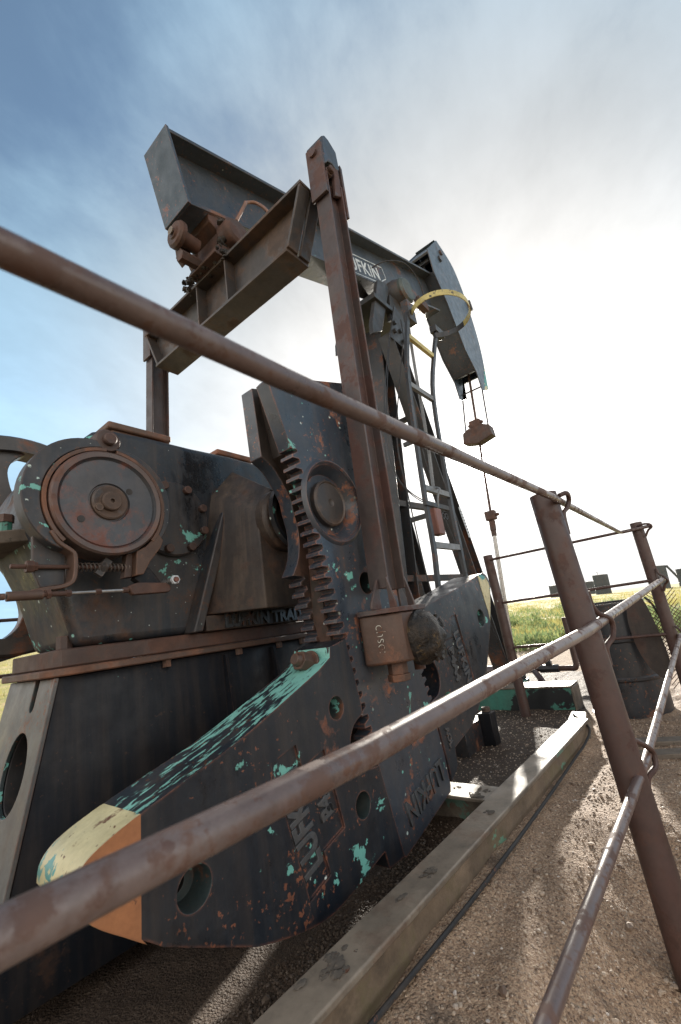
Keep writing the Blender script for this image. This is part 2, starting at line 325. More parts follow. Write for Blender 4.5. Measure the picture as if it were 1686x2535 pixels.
def cut(o,cutters):
    """boolean the cutter builders (MB) out of o, then drop the cutters"""
    tmp=[]
    for c in cutters:
        k=c.build('cutter',None,smooth=False); k.location=-world_loc(o.parent) if o.parent else (0,0,0); tmp.append(k)
        if o.parent: k.location=V((0,0,0))
        b=o.modifiers.new('cut','BOOLEAN'); b.operation='DIFFERENCE'; b.object=k; b.solver='EXACT'; b.material_mode='TRANSFER'
    bpy.context.view_layer.update()
    dg=bpy.context.evaluated_depsgraph_get(); me=bpy.data.meshes.new_from_object(o.evaluated_get(dg))
    o.modifiers.clear(); old=o.data; o.data=me; bpy.data.meshes.remove(old)
    for k in tmp:
        m=k.data; bpy.data.objects.remove(k); bpy.data.meshes.remove(m)
    for p in me.polygons: p.use_smooth=True
    me.set_sharp_from_angle(angle=math.radians(35))
    return o
def text(name,body,size,depth,origin,right,up,parent,mat,bold=.0,align='CENTER',spacing=1.0,sx=1.0):
    c=bpy.data.curves.new(name,'FONT'); c.body=body; c.size=size; c.extrude=depth; c.offset=bold; c.align_x=align; c.align_y='CENTER'; c.space_character=spacing
    c.bevel_depth=min(.0015,depth*.4)
    t=bpy.data.objects.new('tmp',c); COL.objects.link(t); bpy.context.view_layer.update()
    me=bpy.data.meshes.new_from_object(t.evaluated_get(bpy.context.evaluated_depsgraph_get())); bpy.data.objects.remove(t); bpy.data.curves.remove(c)
    r=V(right).normalized(); u=V(up); u=(u-r*u.dot(r)).normalized(); n=r.cross(u)
    o0=V(origin)-world_loc(parent)
    for v in me.vertices: v.co=o0+r*v.co.x*sx+u*v.co.y+n*v.co.z
    me.materials.clear(); me.materials.append(M(mat)); me.name=name
    o=bpy.data.objects.new(name,me); COL.objects.link(o); o.parent=parent
    return o
YC=2.19
def mir(y): return 2*YC-y
def mirror_tree(o,parent):
    c=o.copy(); c.data=o.data.copy() if o.data else None; COL.objects.link(c); c.parent=parent
    if 'label' in c: del c['label']
    if c.data:
        oy=world_loc(o).y
        for v in c.data.vertices: v.co.y=mir(v.co.y+oy)-oy
        c.data.flip_normals()
    for ch in list(o.children): mirror_tree(ch,c)
    return c
# ================================================================== PUMPJACK
PJ=thing('pumpjack','big dark rusty oil pumpjack with turquoise paint chips behind the pipe fence','pumpjack',(2.6,YC,0))
# ---- walking beam (tail low at the left, head high at the right)
def bt(x): return 4.556+.3676*(x-1.326)
def bb(x): return 3.985+.345*(x-1.47)
w=MB(); tf=.03
HB=6.15
w.prism([(1.326,bt(1.326)),(HB,bt(HB)),(HB+.01,bt(HB)-tf),(1.33,bt(1.326)-tf)],'y',YC-.145,YC+.145,'beam_paint')
w.prism([(1.47,bb(1.47)),(1.463,bb(1.47)+tf),(HB-.2,bb(HB-.2)+tf),(HB-.2,bb(HB-.2))],'y',YC-.145,YC+.145,'beam_paint')
w.prism([(1.345,bt(1.345)-tf-.001),(1.465,bb(1.465)+tf+.001),(HB-.2,bb(HB-.2)+tf+.001),(HB-.1,bt(HB-.1)-tf-.001)],'y',YC-.012,YC+.012,'beam_paint')
beam=w.build('walking_beam',PJ,bevel=.004)
e=MB(); e.prism([(1.300,bt(1.326)+.004),(1.323,bt(1.326)+.004),(1.467,bb(1.47)-.004),(1.444,bb(1.47)-.004)],'y',YC-.152,YC+.152,'tail_paint'); e.build('end_plate',beam,bevel=.003)
# painted maker's sign on the web, in a slanted frame
ux=V((1,0,.362)).normalized(); uz=V((-.20,0,1)).normalized(); so=V((3.70,YC-.0125,5.072))
def sg(a,b): return so+ux*a+uz*b
sm=MB()
def stroke(mb,a,b,wd,n):
    a,b=V(a),V(b); d=(b-a).normalized(); p=d.cross(V((0,1,0))).normalized()*wd/2
    q=[a-d*wd*.5-p,b+d*wd*.5-p,b+d*wd*.5+p,a-d*wd*.5+p]; mb.hexa(q,[x+V((0,-.0022,0)) for x in q],n)
for a,b in (((-.22,.135),(.86,.135)),((-.22,-.125),(.66,-.125)),((.86,.135),(.90,-.02)),((.90,-.02),(.66,-.125)),((-.22,.135),(-.26,0)),((-.26,0),(-.22,-.125))): stroke(sm,sg(*a),sg(*b),.012,'white_paint')
sm.build('sign_frame',beam)
text('lettering','LUFKIN',.235,.0012,sg(.285,-.005),ux,uz,beam,'white_paint',bold=.004,sx=1.08,spacing=1.05)
# scrawled chalk under the beam
# ---- horsehead
fr=sm2([(6.369,7.167),(6.87,7.02),(7.10,6.75),(7.25,6.35),(7.37,5.8),(7.375,5.3),(7.29,4.897),(7.234,4.577)],4)
cheek=fr+[(6.898,4.442),(6.826,4.755),(6.517,5.061),(6.182,5.788),(5.9,6.208),(5.845,6.624)]
def head():
    h=MB(); h.prism([(7.05,5.05),(6.95,5.35),(6.55,5.2),(6.60,5.06),(6.826,4.80),(7.05,4.90)],'y',2.02,2.36,'beam_paint')
    # front wrapper following the arc
    inn=[(x-.05,z-.01) for x,z in fr[:-4]]
    h.prism(fr[:-4]+inn[::-1],'y',2.003,2.377,'head_paint')
    # back plate
    bk=[(5.90,6.22),(6.19,5.80),(6.525,5.07),(6.80,4.80)]
    h.prism(bk+[(x+.03,z+.02) for x,z in bk[::-1]],'y',2.003,2.377,'beam_paint')
    h.prism([(5.86,6.60),(6.36,7.13),(6.38,7.10),(5.88,6.57)],'y',2.003,2.377,'beam_paint')
    h.bar((6.0,2.05,6.55),(6.0,2.33,6.55),.06,.06,'beam_paint'); h.bar((6.05,2.18,6.5),(6.4,2.18,6.85),.02,.1,'beam_paint')
    return h.build('horsehead',PJ,bevel=.003)
HH=head()
for y0,y1 in ((1.983,2.0),(2.38,2.397)):
    c=MB(); c.prism(cheek,'y',y0,y1,'head_paint',mside='beam_paint')
    o=c.build('cheek_plate',HH,bevel=.003)
    t=MB(); yo=y0-.0025 if y0<2.1 else y1+.0025
    tp=[p for p in fr if p[1]<5.05]; tri=[(7.335,5.10)]+[p for p in fr if p[1]<5.0]+[(7.0,4.485)]
    t.prism(tri,'y',min(yo,y0),max(yo,y0),'cream_paint'); t.build('tip_paint',o)
for x,z,r in ((6.42,6.93,.05),(6.30,6.72,.055)):
    t=MB(); t.bolt((x,1.983,z),(0,-1,0),r,.033,'beam_paint',12); t.build('hanger_pin',HH)
t=MB(); t.bar((7.28,1.975,6.42),(7.34,1.975,6.24),.05,.09,'beam_paint',up=(0,1,0)); t.build('latch',HH)
t=MB(); t.cyl((7.10,2.0,4.62),(7.10,2.38,4.62),.014,'beam_paint',seg=10); t.build('retaining_bar',HH)
# ---- saddle bearing
s=MB()
s.lathe((4.31,1.83,4.80),(0,1,0),[(0,0),(0,.10),(.02,.16),(.10,.19),(.22,.19),(.24,.15),(.48,.15),(.50,.19),(.62,.19),(.70,.16),(.72,.10),(.72,0)],'equalizer_paint',28)
s.box(4.08,4.50,1.98,2.40,4.64,4.86,'equalizer_paint')
for yy in (1.93,2.40):
    s.prism([(3.82,4.72),(4.0,4.80),(4.06,4.74),(3.70,3.98),(3.50,3.86),(3.52,4.0)],'y',yy,yy+.05,'post_paint')
    s.prism([(4.05,4.66),(4.42,4.66),(4.30,4.40),(3.95,4.25)],'y',yy,yy+.05,'post_paint')
s.box(3.62,4.35,1.90,2.48,4.36,4.42,'post_paint')
SB=s.build('saddle_bearing',PJ,bevel=.005)
t=MB(); t.lathe((4.31,1.80,4.80),(0,1,0),[(0,0),(0,.14),(.03,.165),(.06,.165),(.06,0)],'cap_paint',24); t.build('bearing_cap',SB)
t=MB(); t.tube([(3.93,2.03,5.03),(4.05,1.9,5.11),(4.30,1.78,5.16),(4.52,1.74,5.03),(4.62,1.74,4.76)],.008,'dark_cable',8,smooth=6); t.build('grease_hose',SB)
t=MB(); t.box(4.40,4.62,1.72,1.80,4.60,4.70,'rust_steel'); t.bolt((4.45,1.76,4.70),(0,0,1),.03,.04,'rust_steel'); t.bolt((4.56,1.76,4.70),(0,0,1),.03,.04,'rust_steel'); t.build('bearing_strap',SB,bevel=.004)
# ---- samson post: two front legs, two rear legs, braces
legs=[((4.03,2.19,4.25),(3.49,2.19,.15)),((3.86,1.95,4.0),(4.82,1.83,.2)),((3.86,mir(1.95),4.0),(4.82,mir(1.83),.2))]
for i,(a,b) in enumerate(legs):
    m=MB(); m.wsec(a,b,.17 if i else .22,.19 if i else .2,.014,.012,'post_paint',(1,0,0)); o=m.build('samson_leg',PJ,bevel=.002)
    if i==0: continue
    g=MB(); yy=a[1]-.09 if a[1]<YC else a[1]+.075
    g.prism([(a[0]-.14,a[2]-.12),(a[0]+.10,a[2]+.40),(a[0]+.30,a[2]+.30),(a[0]+.22,a[2]-.14)],'y',yy,yy+.016,'post_paint')
    for dx,dz in ((-.03,.0),(.1,.06),(.0,.12),(.13,-.06)): g.bolt((a[0]+dx,yy if a[1]<YC else yy+.016,a[2]+dz),(0,-1 if a[1]<YC else 1,0),.026,.03,'post_paint')
    g.build('gusset_plate',o)
    f=MB(); f.box(b[0]-.16,b[0]+.16,b[1]-.15,b[1]+.15,b[2]-.02,b[2]+.012,'skid_green')
    for dx in (-.12,.12):
        for dy in (-.11,.11): f.bolt((b[0]+dx,b[1]+dy,b[2]+.012),(0,0,1),.028,.05,'drum_paint'); 
    f.build('foot_plate',o,bevel=.003)
def lerp(a,b,z): t=(z-a[2])/(b[2]-a[2]); return V(a).lerp(V(b),t)
for za,zb in ((1.353,1.31),(2.118,2.02),(2.95,2.85)):
    m=MB(); a=lerp(*legs[0],za); b=lerp(*legs[1],zb); m.bar(a+V((0,-.02,0)),b+V((0,-.02,0)),.05,.06,'post_paint'); m.build('brace',PJ)
for z in (1.0,2.05,3.1):
    m=MB(); a=lerp(*legs[1],z); b=lerp(*legs[2],z); m.bar(a,b,.05,.05,'post_paint'); m.build('brace',PJ)
# white data sticker on the front leg
a=lerp(*legs[1],2.05); b=lerp(*legs[1],1.72); d=(V(b)-V(a)); m=MB(); q=a+V((.05,-.084,0)); 
wd=V((.055,0,.012)); m.hexa([q,q+wd,q+wd+d,q+d],[x+V((0,-.002,0)) for x in (q,q+wd,q+wd+d,q+d)],'white_paint'); LB=m.build('leg_sticker',PJ)
m=MB()
for k in range(8):
    t0=.12+.1*k; p=q+d*t0+wd*.2+V((0,-.0025,0)); m.hexa([p,p+wd*.5,p+wd*.5+d*.04,p+d*.04],[x+V((0,-.001,0)) for x in (p,p+wd*.5,p+wd*.5+d*.04,p+d*.04)],'dark_cable')
m.build('sticker_print',LB)
# ---- ladder with rest hoop
LY=1.60
LD=MB(); LD.box(3.33,3.83,LY+.03,LY+.05,2.6,2.64,'grey_rail_paint'); LD.box(3.62,3.65,LY+.051,LY+.3,2.6,2.64,'grey_rail_paint'); LD=LD.build('ladder',PJ)
lf=[(3.02,.3),(3.188,1.24),(3.235,1.533),(3.258,2.03),(3.378,3.066),(3.56,3.666),(3.74,4.14)]
rf=[(3.70,.3),(3.735,1.3),(3.745,1.533),(3.755,2.03),(3.866,3.06),(4.12,3.66),(4.36,4.10)]
for pts in (lf,rf):
    m=MB(); P3=spline([V((x,LY,z)) for x,z in pts],4); 
    for a,b in zip(P3[:-1],P3[1:]): m.bar(a,b+(b-a)*.02,.045,.03,'grey_rail_paint',up=(0,1,0))
    m.build('ladder_rail',LD)
def at(pts,z):
    for (x0,z0),(x1,z1) in zip(pts[:-1],pts[1:]):
        if z0<=z<=z1: return x0+(x1-x0)*(z-z0)/(z1-z0)
for k,z in enumerate((.62,1.08,1.533,2.03,2.53,3.06,3.67)):
    m=MB(); m.bar((at(lf,z)+.02,LY+.004,z),(at(rf,z)-.02,LY+.004,z),.035,.05,'yellow_paint' if z>3.3 else 'rung_paint'); m.build('rung',LD)
m=MB(); N=48; r=.365; c=V((4.0,1.385,4.0))
for i in range(N):
    a0=math.radians(138)+2*PI*i/N*.735; a1=math.radians(138)+2*PI*(i+1.05)/N*.735
    p0=c+V((math.cos(a0)*r,math.sin(a0)*r*.8,0)); p1=c+V((math.cos(a1)*r,math.sin(a1)*r*.8,0))
    m.bar(p0,p1,.008,.062,'yellow_paint' if i<36 else 'grey_rail_paint')
m.build('safety_hoop',LD)
for q in ((4.30,4.52,LY-.03,LY+.05,4.08,4.16),(3.66,3.80,LY-.03,LY+.05,3.9,4.14)):
    m=MB(); m.box(*q,'grey_rail_paint'); m.build('ladder_hook',LD,bevel=.003)
# wires and conduit down the post
def pend(a,b,sag): 
    a,b=V(a),V(b); return [a.lerp(b,t)+V((0,0,-sag*4*t*(1-t))) for t in [i/12 for i in range(13)]]
m=MB(); m.tube([(3.78,1.66,4.0),(3.72,1.66,3.4),(3.66,1.66,2.6),(3.58,1.66,2.1)],.016,'rung_paint',8,smooth=4); m.build('conduit',PJ)
m=MB(); m.tube([(3.50,1.75,3.75),(3.15,1.72,3.0),(2.95,1.70,2.4),(2.98,1.68,2.12),(3.15,1.66,1.98),(3.4,1.62,1.9)],.0055,'grey_rail_paint',6,smooth=6); m.build('wire',PJ)
m=MB(); m.tube([(3.51,1.75,3.75),(3.18,1.72,3.0),(2.97,1.70,2.4),(3.0,1.68,2.10),(3.16,1.66,1.96),(3.4,1.62,1.88)],.005,'grey_rail_paint',6,smooth=6); m.build('wire',PJ)
m=MB(); m.tube([(3.70,1.72,3.72),(3.28,1.7,2.85),(3.10,1.68,2.4),(3.05,1.64,1.9),(3.0,1.58,1.2),(2.95,1.5,.9)],.006,'dark_cable',6,smooth=5); m.build('wire',PJ)
m=MB(); m.tube([(3.66,1.68,3.95),(3.62,1.68,3.3),(3.60,1.70,2.6),(3.80,1.70,1.8),(4.55,1.70,.4)],.006,'grey_rail_paint',6,smooth=5); m.build('wire',PJ)
m=MB(); m.box(3.31,3.43,1.56,1.64,1.62,1.85,'red_box_paint'); CB=m.build('switch_box',PJ,bevel=.01)
m=MB(); m.box(3.20,3.62,1.57,1.60,1.86,1.90,'post_paint'); m.tube([(3.36,1.55,1.86),(3.36,1.53,1.95),(3.42,1.53,2.02),(3.58,1.66,2.1)],.009,'rung_paint',8,smooth=4)
for k in range(3): m.lathe((3.44+.06*k,1.585,1.80),(0,1,0),[(-.005,.028),(.005,.028),(.005,.022),(-.005,.022),(-.005,.028)],'post_paint',14)
m.build('box_bracket',CB)
# ---- equalizer beam and its bearing
Q=MB(); X0,X1=1.69,1.89; ZT,ZB=3.665,3.262
Q.box(X0,X1,1.24,3.14,ZT-.022,ZT,'equalizer_paint'); Q.box(X0,X1,1.42,2.98,ZB,ZB+.022,'equalizer_paint')
Q.prism([(1.27,ZT-.023),(3.11,ZT-.023),(2.97,ZB+.023),(1.43,ZB+.023)],'x',1.782,1.798,'equalizer_paint')
for s_ in (1,-1):
    f=lambda y: y if s_>0 else mir(y)
    for xa,xb in ((X0+.003,1.781),(1.799,X1-.003)):
        for y0,y1 in ((1.255,1.39),):
            p=[(f(1.245),ZT-.023),(f(1.265),ZT-.023),(f(1.425),ZB+.023),(f(1.405),ZB+.023)]; Q.prism(p,'x',xa,xb,'equalizer_paint')
        p=[(f(2.01),ZT-.023),(f(2.022),ZT-.023),(f(2.022),ZB+.023),(f(2.01),ZB+.023)]; Q.prism(p,'x',xa,xb,'equalizer_paint')
EQ=Q.build('equalizer_beam',PJ,bevel=.003)
t=MB(); 
t.prism([(1.62,3.667),(1.96,3.667),(1.93,3.74),(1.88,3.80),(1.87,3.93),(1.70,3.93),(1.69,3.80),(1.65,3.74)],'y',2.02,2.36,'rust_steel')
t.lathe((1.79,1.93,3.90),(0,1,0),[(0,0),(0,.085),(.02,.11),(.12,.115),(.13,.085),(.39,.085),(.40,.115),(.50,.11),(.52,.085),(.52,0)],'rust_steel',24)
t.prism([(1.62,4.035),(1.63,3.98),(1.72,3.92),(1.86,3.92),(1.96,4.06),(1.97,4.15)],'y',2.06,2.32,'rust_steel')
EB=t.build('equalizer_bearing',PJ,bevel=.008)
t=MB(); t.lathe((1.43,2.23,3.86),(1,0,0),[(0,0),(0,.045),(.012,.05),(.012,.085),(.03,.10),(.06,.10),(.065,.055),(.2,.055),(.22,0)],'rust_steel',22); t.lathe((1.425,2.23,3.86),(1,0,0),[(0,0),(0,.022),(-.012,.03),(-.012,.02),(-.004,0)],'skid_steel',14)
t.cyl((1.49,2.25,3.715),(1.70,2.25,3.735),.045,'rust_steel',seg=6); t.prism([(1.50,3.93),(1.58,4.0),(1.62,3.98),(1.62,3.80),(1.56,3.70),(1.52,3.74)],'y',2.30,2.33,'rust_steel'); t.build('adjusting_screw',EB)
t=MB(); random.seed(3)
for k in range(46):
    y=1.98+random.random()*.52; t.ball((1.67+random.uniform(-.03,.06),y,3.655+random.uniform(-.02,.06)+.12*max(0,random.random()-.6)),random.uniform(.012,.032),'grease',1,1,.8,1,.5)
for k in range(16): t.ball((1.70+random.uniform(-.03,.05),2.02+random.uniform(-.02,.03),3.66+random.random()*.3),random.uniform(.012,.028),'grease',1,1,1,1,.5)
o=t.build('spilt_grease',EB); o['kind']='stuff'
t=MB(); t.tube([(1.80,1.96,4.02),(1.88,1.93,4.22),(1.93,1.97,4.31),(2.0,1.93,4.33),(2.05,1.86,4.22),(2.06,1.80,3.98)],.013,'copper_pipe',10,smooth=6); t.build('grease_line',EB)
# ---- pitman arms
def pitman():
    p=MB(); top=V((1.855,1.15,3.93)); bot=V((1.775,1.15,1.14))
    p.wsec(bot,top-V((0,0,.25)),.105,.155,.013,.011,'pitman_steel',(1,0,0))
    o=p.build('pitman_arm',PJ,bevel=.0025)
    h=MB()
    h.prism([(1.745,3.50),(1.763,3.50),(1.775,3.90),(1.757,3.91)],'y',1.095,1.215,'pitman_steel')
    h.prism([(1.937,3.44),(1.955,3.44),(1.968,3.86),(1.95,3.88)],'y',1.095,1.205,'pitman_steel'); h.build('hanger_plate',o,bevel=.002)
    k=MB(); c=[(1.778,3.74),(1.80,3.99),(1.83,4.025),(1.87,4.025),(1.94,3.98),(1.945,3.83),(1.90,3.80),(1.87,3.82),(1.83,3.81)]
    k.prism(c,'y',1.10,1.235,'beam_paint'); k.prism([(1.85,3.55),(1.93,3.60),(1.935,3.82),(1.89,3.83)],'y',1.103,1.13,'pitman_steel')
    k.bolt((1.838,1.115,3.74),(0,-1,0),.026,.03,'rust_steel',8); k.cyl((1.838,1.20,3.74),(1.838,1.11,3.74),.03,'rust_steel'); k.build('hanger_block',o,bevel=.006)
    for a_,b_,r_ in (((1.762,1.155,3.845),(1.738,1.155,3.845),.028),((1.96,1.155,3.80),(1.99,1.155,3.80),.022),((1.96,1.155,3.74),(1.985,1.155,3.74),.022)):
        k=MB(); k.cyl(a_,b_,r_,'pitman_steel',seg=12); k.build('hanger_bolt',o)
    # foot: plate, gussets
    f=MB(); f.prism([(1.615,1.205),(1.66,1.10),(1.70,1.065),(1.945,1.065),(1.965,1.09),(1.965,1.235),(1.615,1.235)],'z',1.03,1.052,'pitman_steel')
    for xx,sx in ((1.69,-1),(1.855,1)): f.prism([(xx,1.053),(xx+sx*.075,1.053),(xx+sx*.075,1.075),(xx+sx*.004,1.185),(xx,1.185)],'y',1.145,1.157,'pitman_steel')
    f.prism([(1.103,1.053),(1.068,1.053),(1.068,1.07),(1.098,1.19),(1.103,1.19)],'x',1.69,1.702,'pitman_steel'); f.prism([(1.103,1.053),(1.068,1.053),(1.068,1.07),(1.098,1.19),(1.103,1.19)],'x',1.846,1.858,'pitman_steel')
    f.build('foot_plate',o,bevel=.003)
    b=MB(); b.prism([(1.625,1.205),(1.685,1.095),(1.72,1.07),(1.945,1.07),(1.96,1.09),(1.96,1.238),(1.625,1.238)],'z',.815,1.028,'bright_rust'); wb=b.build('wrist_bearing',o,bevel=.012,seg=3)
    q=MB(); q.lathe((1.862,1.075,.905),(0,-1,0),[(0,.122),(.022,.122),(.032,.112),(.045,.108),(.075,.085),(.095,.055),(.102,.02),(.102,0)],'grease',40)
    for v in q.bm.verts: v.co+=V((0,-1,0))*.014*noise.noise(v.co*17)+V((1,0,.6))*.010*noise.noise(v.co*12+V((7,0,0)))
    random.seed(5)
    for k in range(22):
        a=random.uniform(-1.5,1.0); r=random.uniform(.06,.12); q.ball((1.862+r*math.cos(a),1.03-.05*(1-r/.13)+random.uniform(-.012,.01),.905+r*math.sin(a)),random.uniform(.008,.020),'grease',1.2,.8,1,1,.8)
    for a,r in ((2.1,.07),(4.4,.075),(5.9,.07)): q.bolt((1.862+r*math.cos(a),1.02,.905+r*math.sin(a)),(0,-1,0),.017,.024,'grease')
    q.build('bearing_cover',wb)
    q=MB(); q.cyl((1.745,1.15,.815),(1.745,1.15,.765),.045,'bright_rust',seg=6); q.cyl((1.745,1.15,.765),(1.745,1.15,.735),.052,'bright_rust',r1=.05,seg=6); q.build('wrist_nut',wb,bevel=.003)
    q=MB(); q.cyl((1.905,1.13,.83),(1.905,1.13,.76),.026,'rust_steel',seg=12); q.build('wrist_stud',wb)
    a=V((1.625,1.205,.93)); bb_=V((1.685,1.095,.93)); r=V((0.03,-.02,-1)); n=(bb_-a).normalized()
    text('chalk_writing','chse:',.062,.0008,(a+bb_)/2+V((-.0025,-.0015,-.005)),V((0,0,-1)),n,wb,'chalk',bold=-.0015,sx=1.0)
    return o
P1=pitman(); mirror_tree(P1,PJ)
# ---- crank arm
def crank():
    yA,yB=1.25,1.328
    L0,L1=V((1.371,0,1.80)),V((1.650,0,.43)); n=28; dirv=(L1-L0)/n; out=V((-.974,0,-.2)).normalized()
    poly=[(1.236,2.10),(1.262,2.13),(1.81,2.30),(1.87,2.22),(2.06,1.05),(2.10,.80)]
    rt=[]; R0_,R1_=V((2.085,0,.80)),V((2.165,0,.46)); m=7
    for i in range(m):
        a=R0_.lerp(R1_,i/m); o2=V((.974,0,.2)); d=(R1_-R0_)/m
        for t,k in ((.0,0),(.25,.0),(.38,.03),(.72,.034),(.9,0)): q=a+d*t+o2*k; rt.append((q.x,q.z))
    poly+=rt+[(2.17,.434),(2.193,.308),(2.20,.16),(2.19,.135),(1.73,.045),(1.712,.062),(1.632,.425)]
    lt=[]
    for i in range(n):
        a=L0+dirv*i
        for t,k in ((.12,.0),(.30,.0),(.48,.036),(.80,.040),(.97,.0)): q=a+dirv*t+out*k; lt.append((q.x,q.z))
    poly+=lt[::-1]+[(1.371,1.795),(1.335,1.796)]
    c=MB(); c.prism(poly,'y',yA,yB,'crank_paint',mside='crank_paint')
    o=c.build('crank_arm',PJ)
    k1=MB(); k1.lathe((1.587,1.20,1.578),(0,1,0),[(0,0),(0,.192),(.05,.186),(.10,.15),(.10,0)],'crank_paint',48)
    k2=MB(); k2.cyl((1.748,1.2,1.187),(1.748,1.40,1.187),.053,'hole_paint',seg=28)
    cut(o,[k1,k2])
    b=o.modifiers.new('bevel','BEVEL'); b.width=.003; b.segments=2; b.limit_method='ANGLE'; b.angle_limit=math.radians(50)
    # raised lip round the shaft
    l=MB(); l.lathe((1.587,1.25,1.578),(0,-1,0),[(-.004,.218),(.008,.208),(.012,.199),(.004,.189),(-.02,.184)],'crank_paint',56); l.build('hub_lip',o)
    e=MB(); e.lathe((1.587,1.30,1.578),(0,-1,0),[(0,.114),(.026,.114),(.033,.106),(.026,.100),(.028,.092),(.032,.02),(.027,.012),(.027,0)],'equalizer_paint',40); e.build('shaft_end',o)
    # web and rear flange
    wb=MB(); wbp=[(1.31,2.12),(1.80,2.26),(2.12,.30),(1.74,.12),(1.62,.60),(1.50,1.05),(1.52,1.35),(1.54,1.50),(1.50,1.62),(1.43,1.74),(1.36,1.80)]
    wb.prism(wbp,'y',1.329,1.397,'crank_inner_paint'); wb.build('crank_web',o)
    r=MB(); L2,L3=V((1.475,0,1.25)),V((1.575,0,.80)); tt=[]
    for i in range(9):
        a=L2.lerp(L3,i/9); d=(L3-L2)/9
        for t,k in ((.1,0),(.3,0),(.45,.03),(.8,.034),(.95,0)): q=a+d*t+out*k; tt.append((q.x,q.z))
    rp=[(1.274,2.145),(1.79,2.29),(2.17,.45),(2.2,.15),(1.74,.06),(1.60,.60)]+tt[::-1]+[(1.407,1.25)]+sm2([(1.407,1.25),(1.457,1.335),(1.475,1.454),(1.455,1.56),(1.446,1.616),(1.412,1.681),(1.355,1.758),(1.29,1.798)],3)[1:]
    r.prism(rp,'y',1.398,1.478,'crank_inner_paint',mside='crank_paint'); r.build('rear_flange',o,bevel=.003)
    g=MB(); g.lathe((1.587,1.479,1.578),(0,1,0),[(0,.185),(.035,.18),(.045,.12),(.10,.12)],'gearbox_paint',40); g.build('crank_hub',o)
    # maker's name cast upside down at the foot
    rr=V((-.97,0,-.215)); text('lettering','LUFKIN',.135,.006,(1.955,1.247,.225),rr,(.215,0,-.97),o,'letter_paint',bold=.002,sx=.82,spacing=.98)
    # dried grease streaks running from the wrist pin
    return o
CR=crank(); mirror_tree(CR,PJ)
# ---- counterweights
def add_bevel(o,w_,s_=3):
    b=o.modifiers.new('bevel','BEVEL'); b.width=w_; b.segments=s_; b.limit_method='ANGLE'; b.angle_limit=math.radians(42); b.use_clamp_overlap=True
YF,YB=1.243,1.455
def weight_lower():
    bot=sm2([(1.491,.113),(1.425,.100),(1.253,.083),(1.106,.110),(.966,.155),(.878,.198),(.666,.313),(.572,.382),(.501,.441),(.458,.501)],3)
    top=sm2([(.458,.501),(.462,.535),(.480,.562),(.516,.585),(.604,.616),(.749,.655),(.955,.712),(1.331,.850)],3)
    hole=sm2([(1.567,.640),(1.50,.610),(1.463,.55),(1.48,.48),(1.55,.435),(1.628,.425)],3)
    poly=[(1.712,.058),(1.601,.064),(1.585,.128)]+bot+top[1:]+[(1.405,.888),(1.412,.928),(1.521,.950),(1.567,.68)]+hole
    SPL=.617
    w=MB()
    # body split where the orange and cream nose paint begins
    low=[(x,z) for x,z in bot if x>SPL+.01]; lowN=[(x,z) for x,z in bot if x<=SPL+.01]
    zb=.352; zt=.6185
    topB=[(x,z) for x,z in top if x>SPL]; topN=[(x,z) for x,z in top if x<=SPL]
    full=[(1.712,.058),(1.601,.064),(1.585,.128)]+low+[(SPL,zb)]+lowN+topN[1:]+[(SPL,zt)]+topB+[(1.405,.888),(1.412,.928),(1.521,.950),(1.567,.68)]+hole
    A=[w.bm.verts.new((x,YF,z)) for x,z in full]; B=[w.bm.verts.new((x,YB,z)) for x,z in full]; n=len(full)
    i0=3+len(low); i1=i0+len(lowN)+len(topN)  # split indices
    i1=full.index((SPL,zt))
    nose=A[i0:i1+1]; w.face(nose,'orange_paint'); w.face(A[:i0+1]+A[i1:],'weight_paint'); w.face(B[::-1],'weight_paint')
    for i in range(n):
        j=(i+1)%n; mx=(full[i][0]+full[j][0])/2; mz=(full[i][1]+full[j][1])/2
        up=(i>=i0+len(lowN)-3 and i<full.index((1.405,.888))+1)
        mm='cream_paint' if (mx<.62 and i>=i0+1) else 'weight_edge_paint' if up or mx<1.0 else 'weight_paint'
        w.face([A[j],A[i],B[i],B[j]],mm)
    o=w.build('counterweight',PJ,label='counterweight with cream and orange painted nose')
    def drill(x,z,r,dep,off=.03):
        k=MB(); k.lathe((x,YF-.05,z),(0,1,0),[(0,0),(0,r*1.04),(.05,r*1.04),(.058,r),(dep,r*.92),(dep,0)],'hole_paint',32); return k
    pan=[(1.052,.601),(1.170,.628),(1.188,.545),(1.310,.575),(1.37,.297),(1.249,.271),(1.271,.193),(1.164,.165)]
    kp=MB(); kp.prism(pan,'y',YF-.05,YF+.010,'weight_paint')
    k4=MB(); k4.cyl((.745,YF,.395),(.745,YF+.19,.395),.029,'dark_cable',seg=24)
    cut(o,[drill(.757,.393,.050,.13),drill(1.407,.697,.041,.15),drill(1.491,.325,.044,.15),kp,k4])
    add_bevel(o,.008)
    rr=V((.23,0,.97)); up=V((-.97,0,.23))
    text('lettering','LUFKIN',.125,.005,(1.165,YF+.0085,.395),V((-.24,0,.97)),V((-.97,0,-.24)),o,'letter_paint',bold=.003,sx=.80)
    text('lettering','B4A4',.085,.005,(1.282,YF+.0085,.43),V((-.24,0,.97)),V((-.97,0,-.24)),o,'letter_paint',bold=.003,sx=.8)
    b=MB(); nd=V((-.92,0,.33)).normalized(); p=V((1.385,1.335,.872))
    b.cyl(p,p+nd*.012,.052,'bright_rust',seg=20); b.cyl(p+nd*.012,p+nd*.07,.040,'bright_rust',seg=6); b.cyl(p+nd*.07,p+nd*.095,.028,'bright_rust',r1=.022,seg=12); b.build('clamp_bolt',o,bevel=.002)
    return o
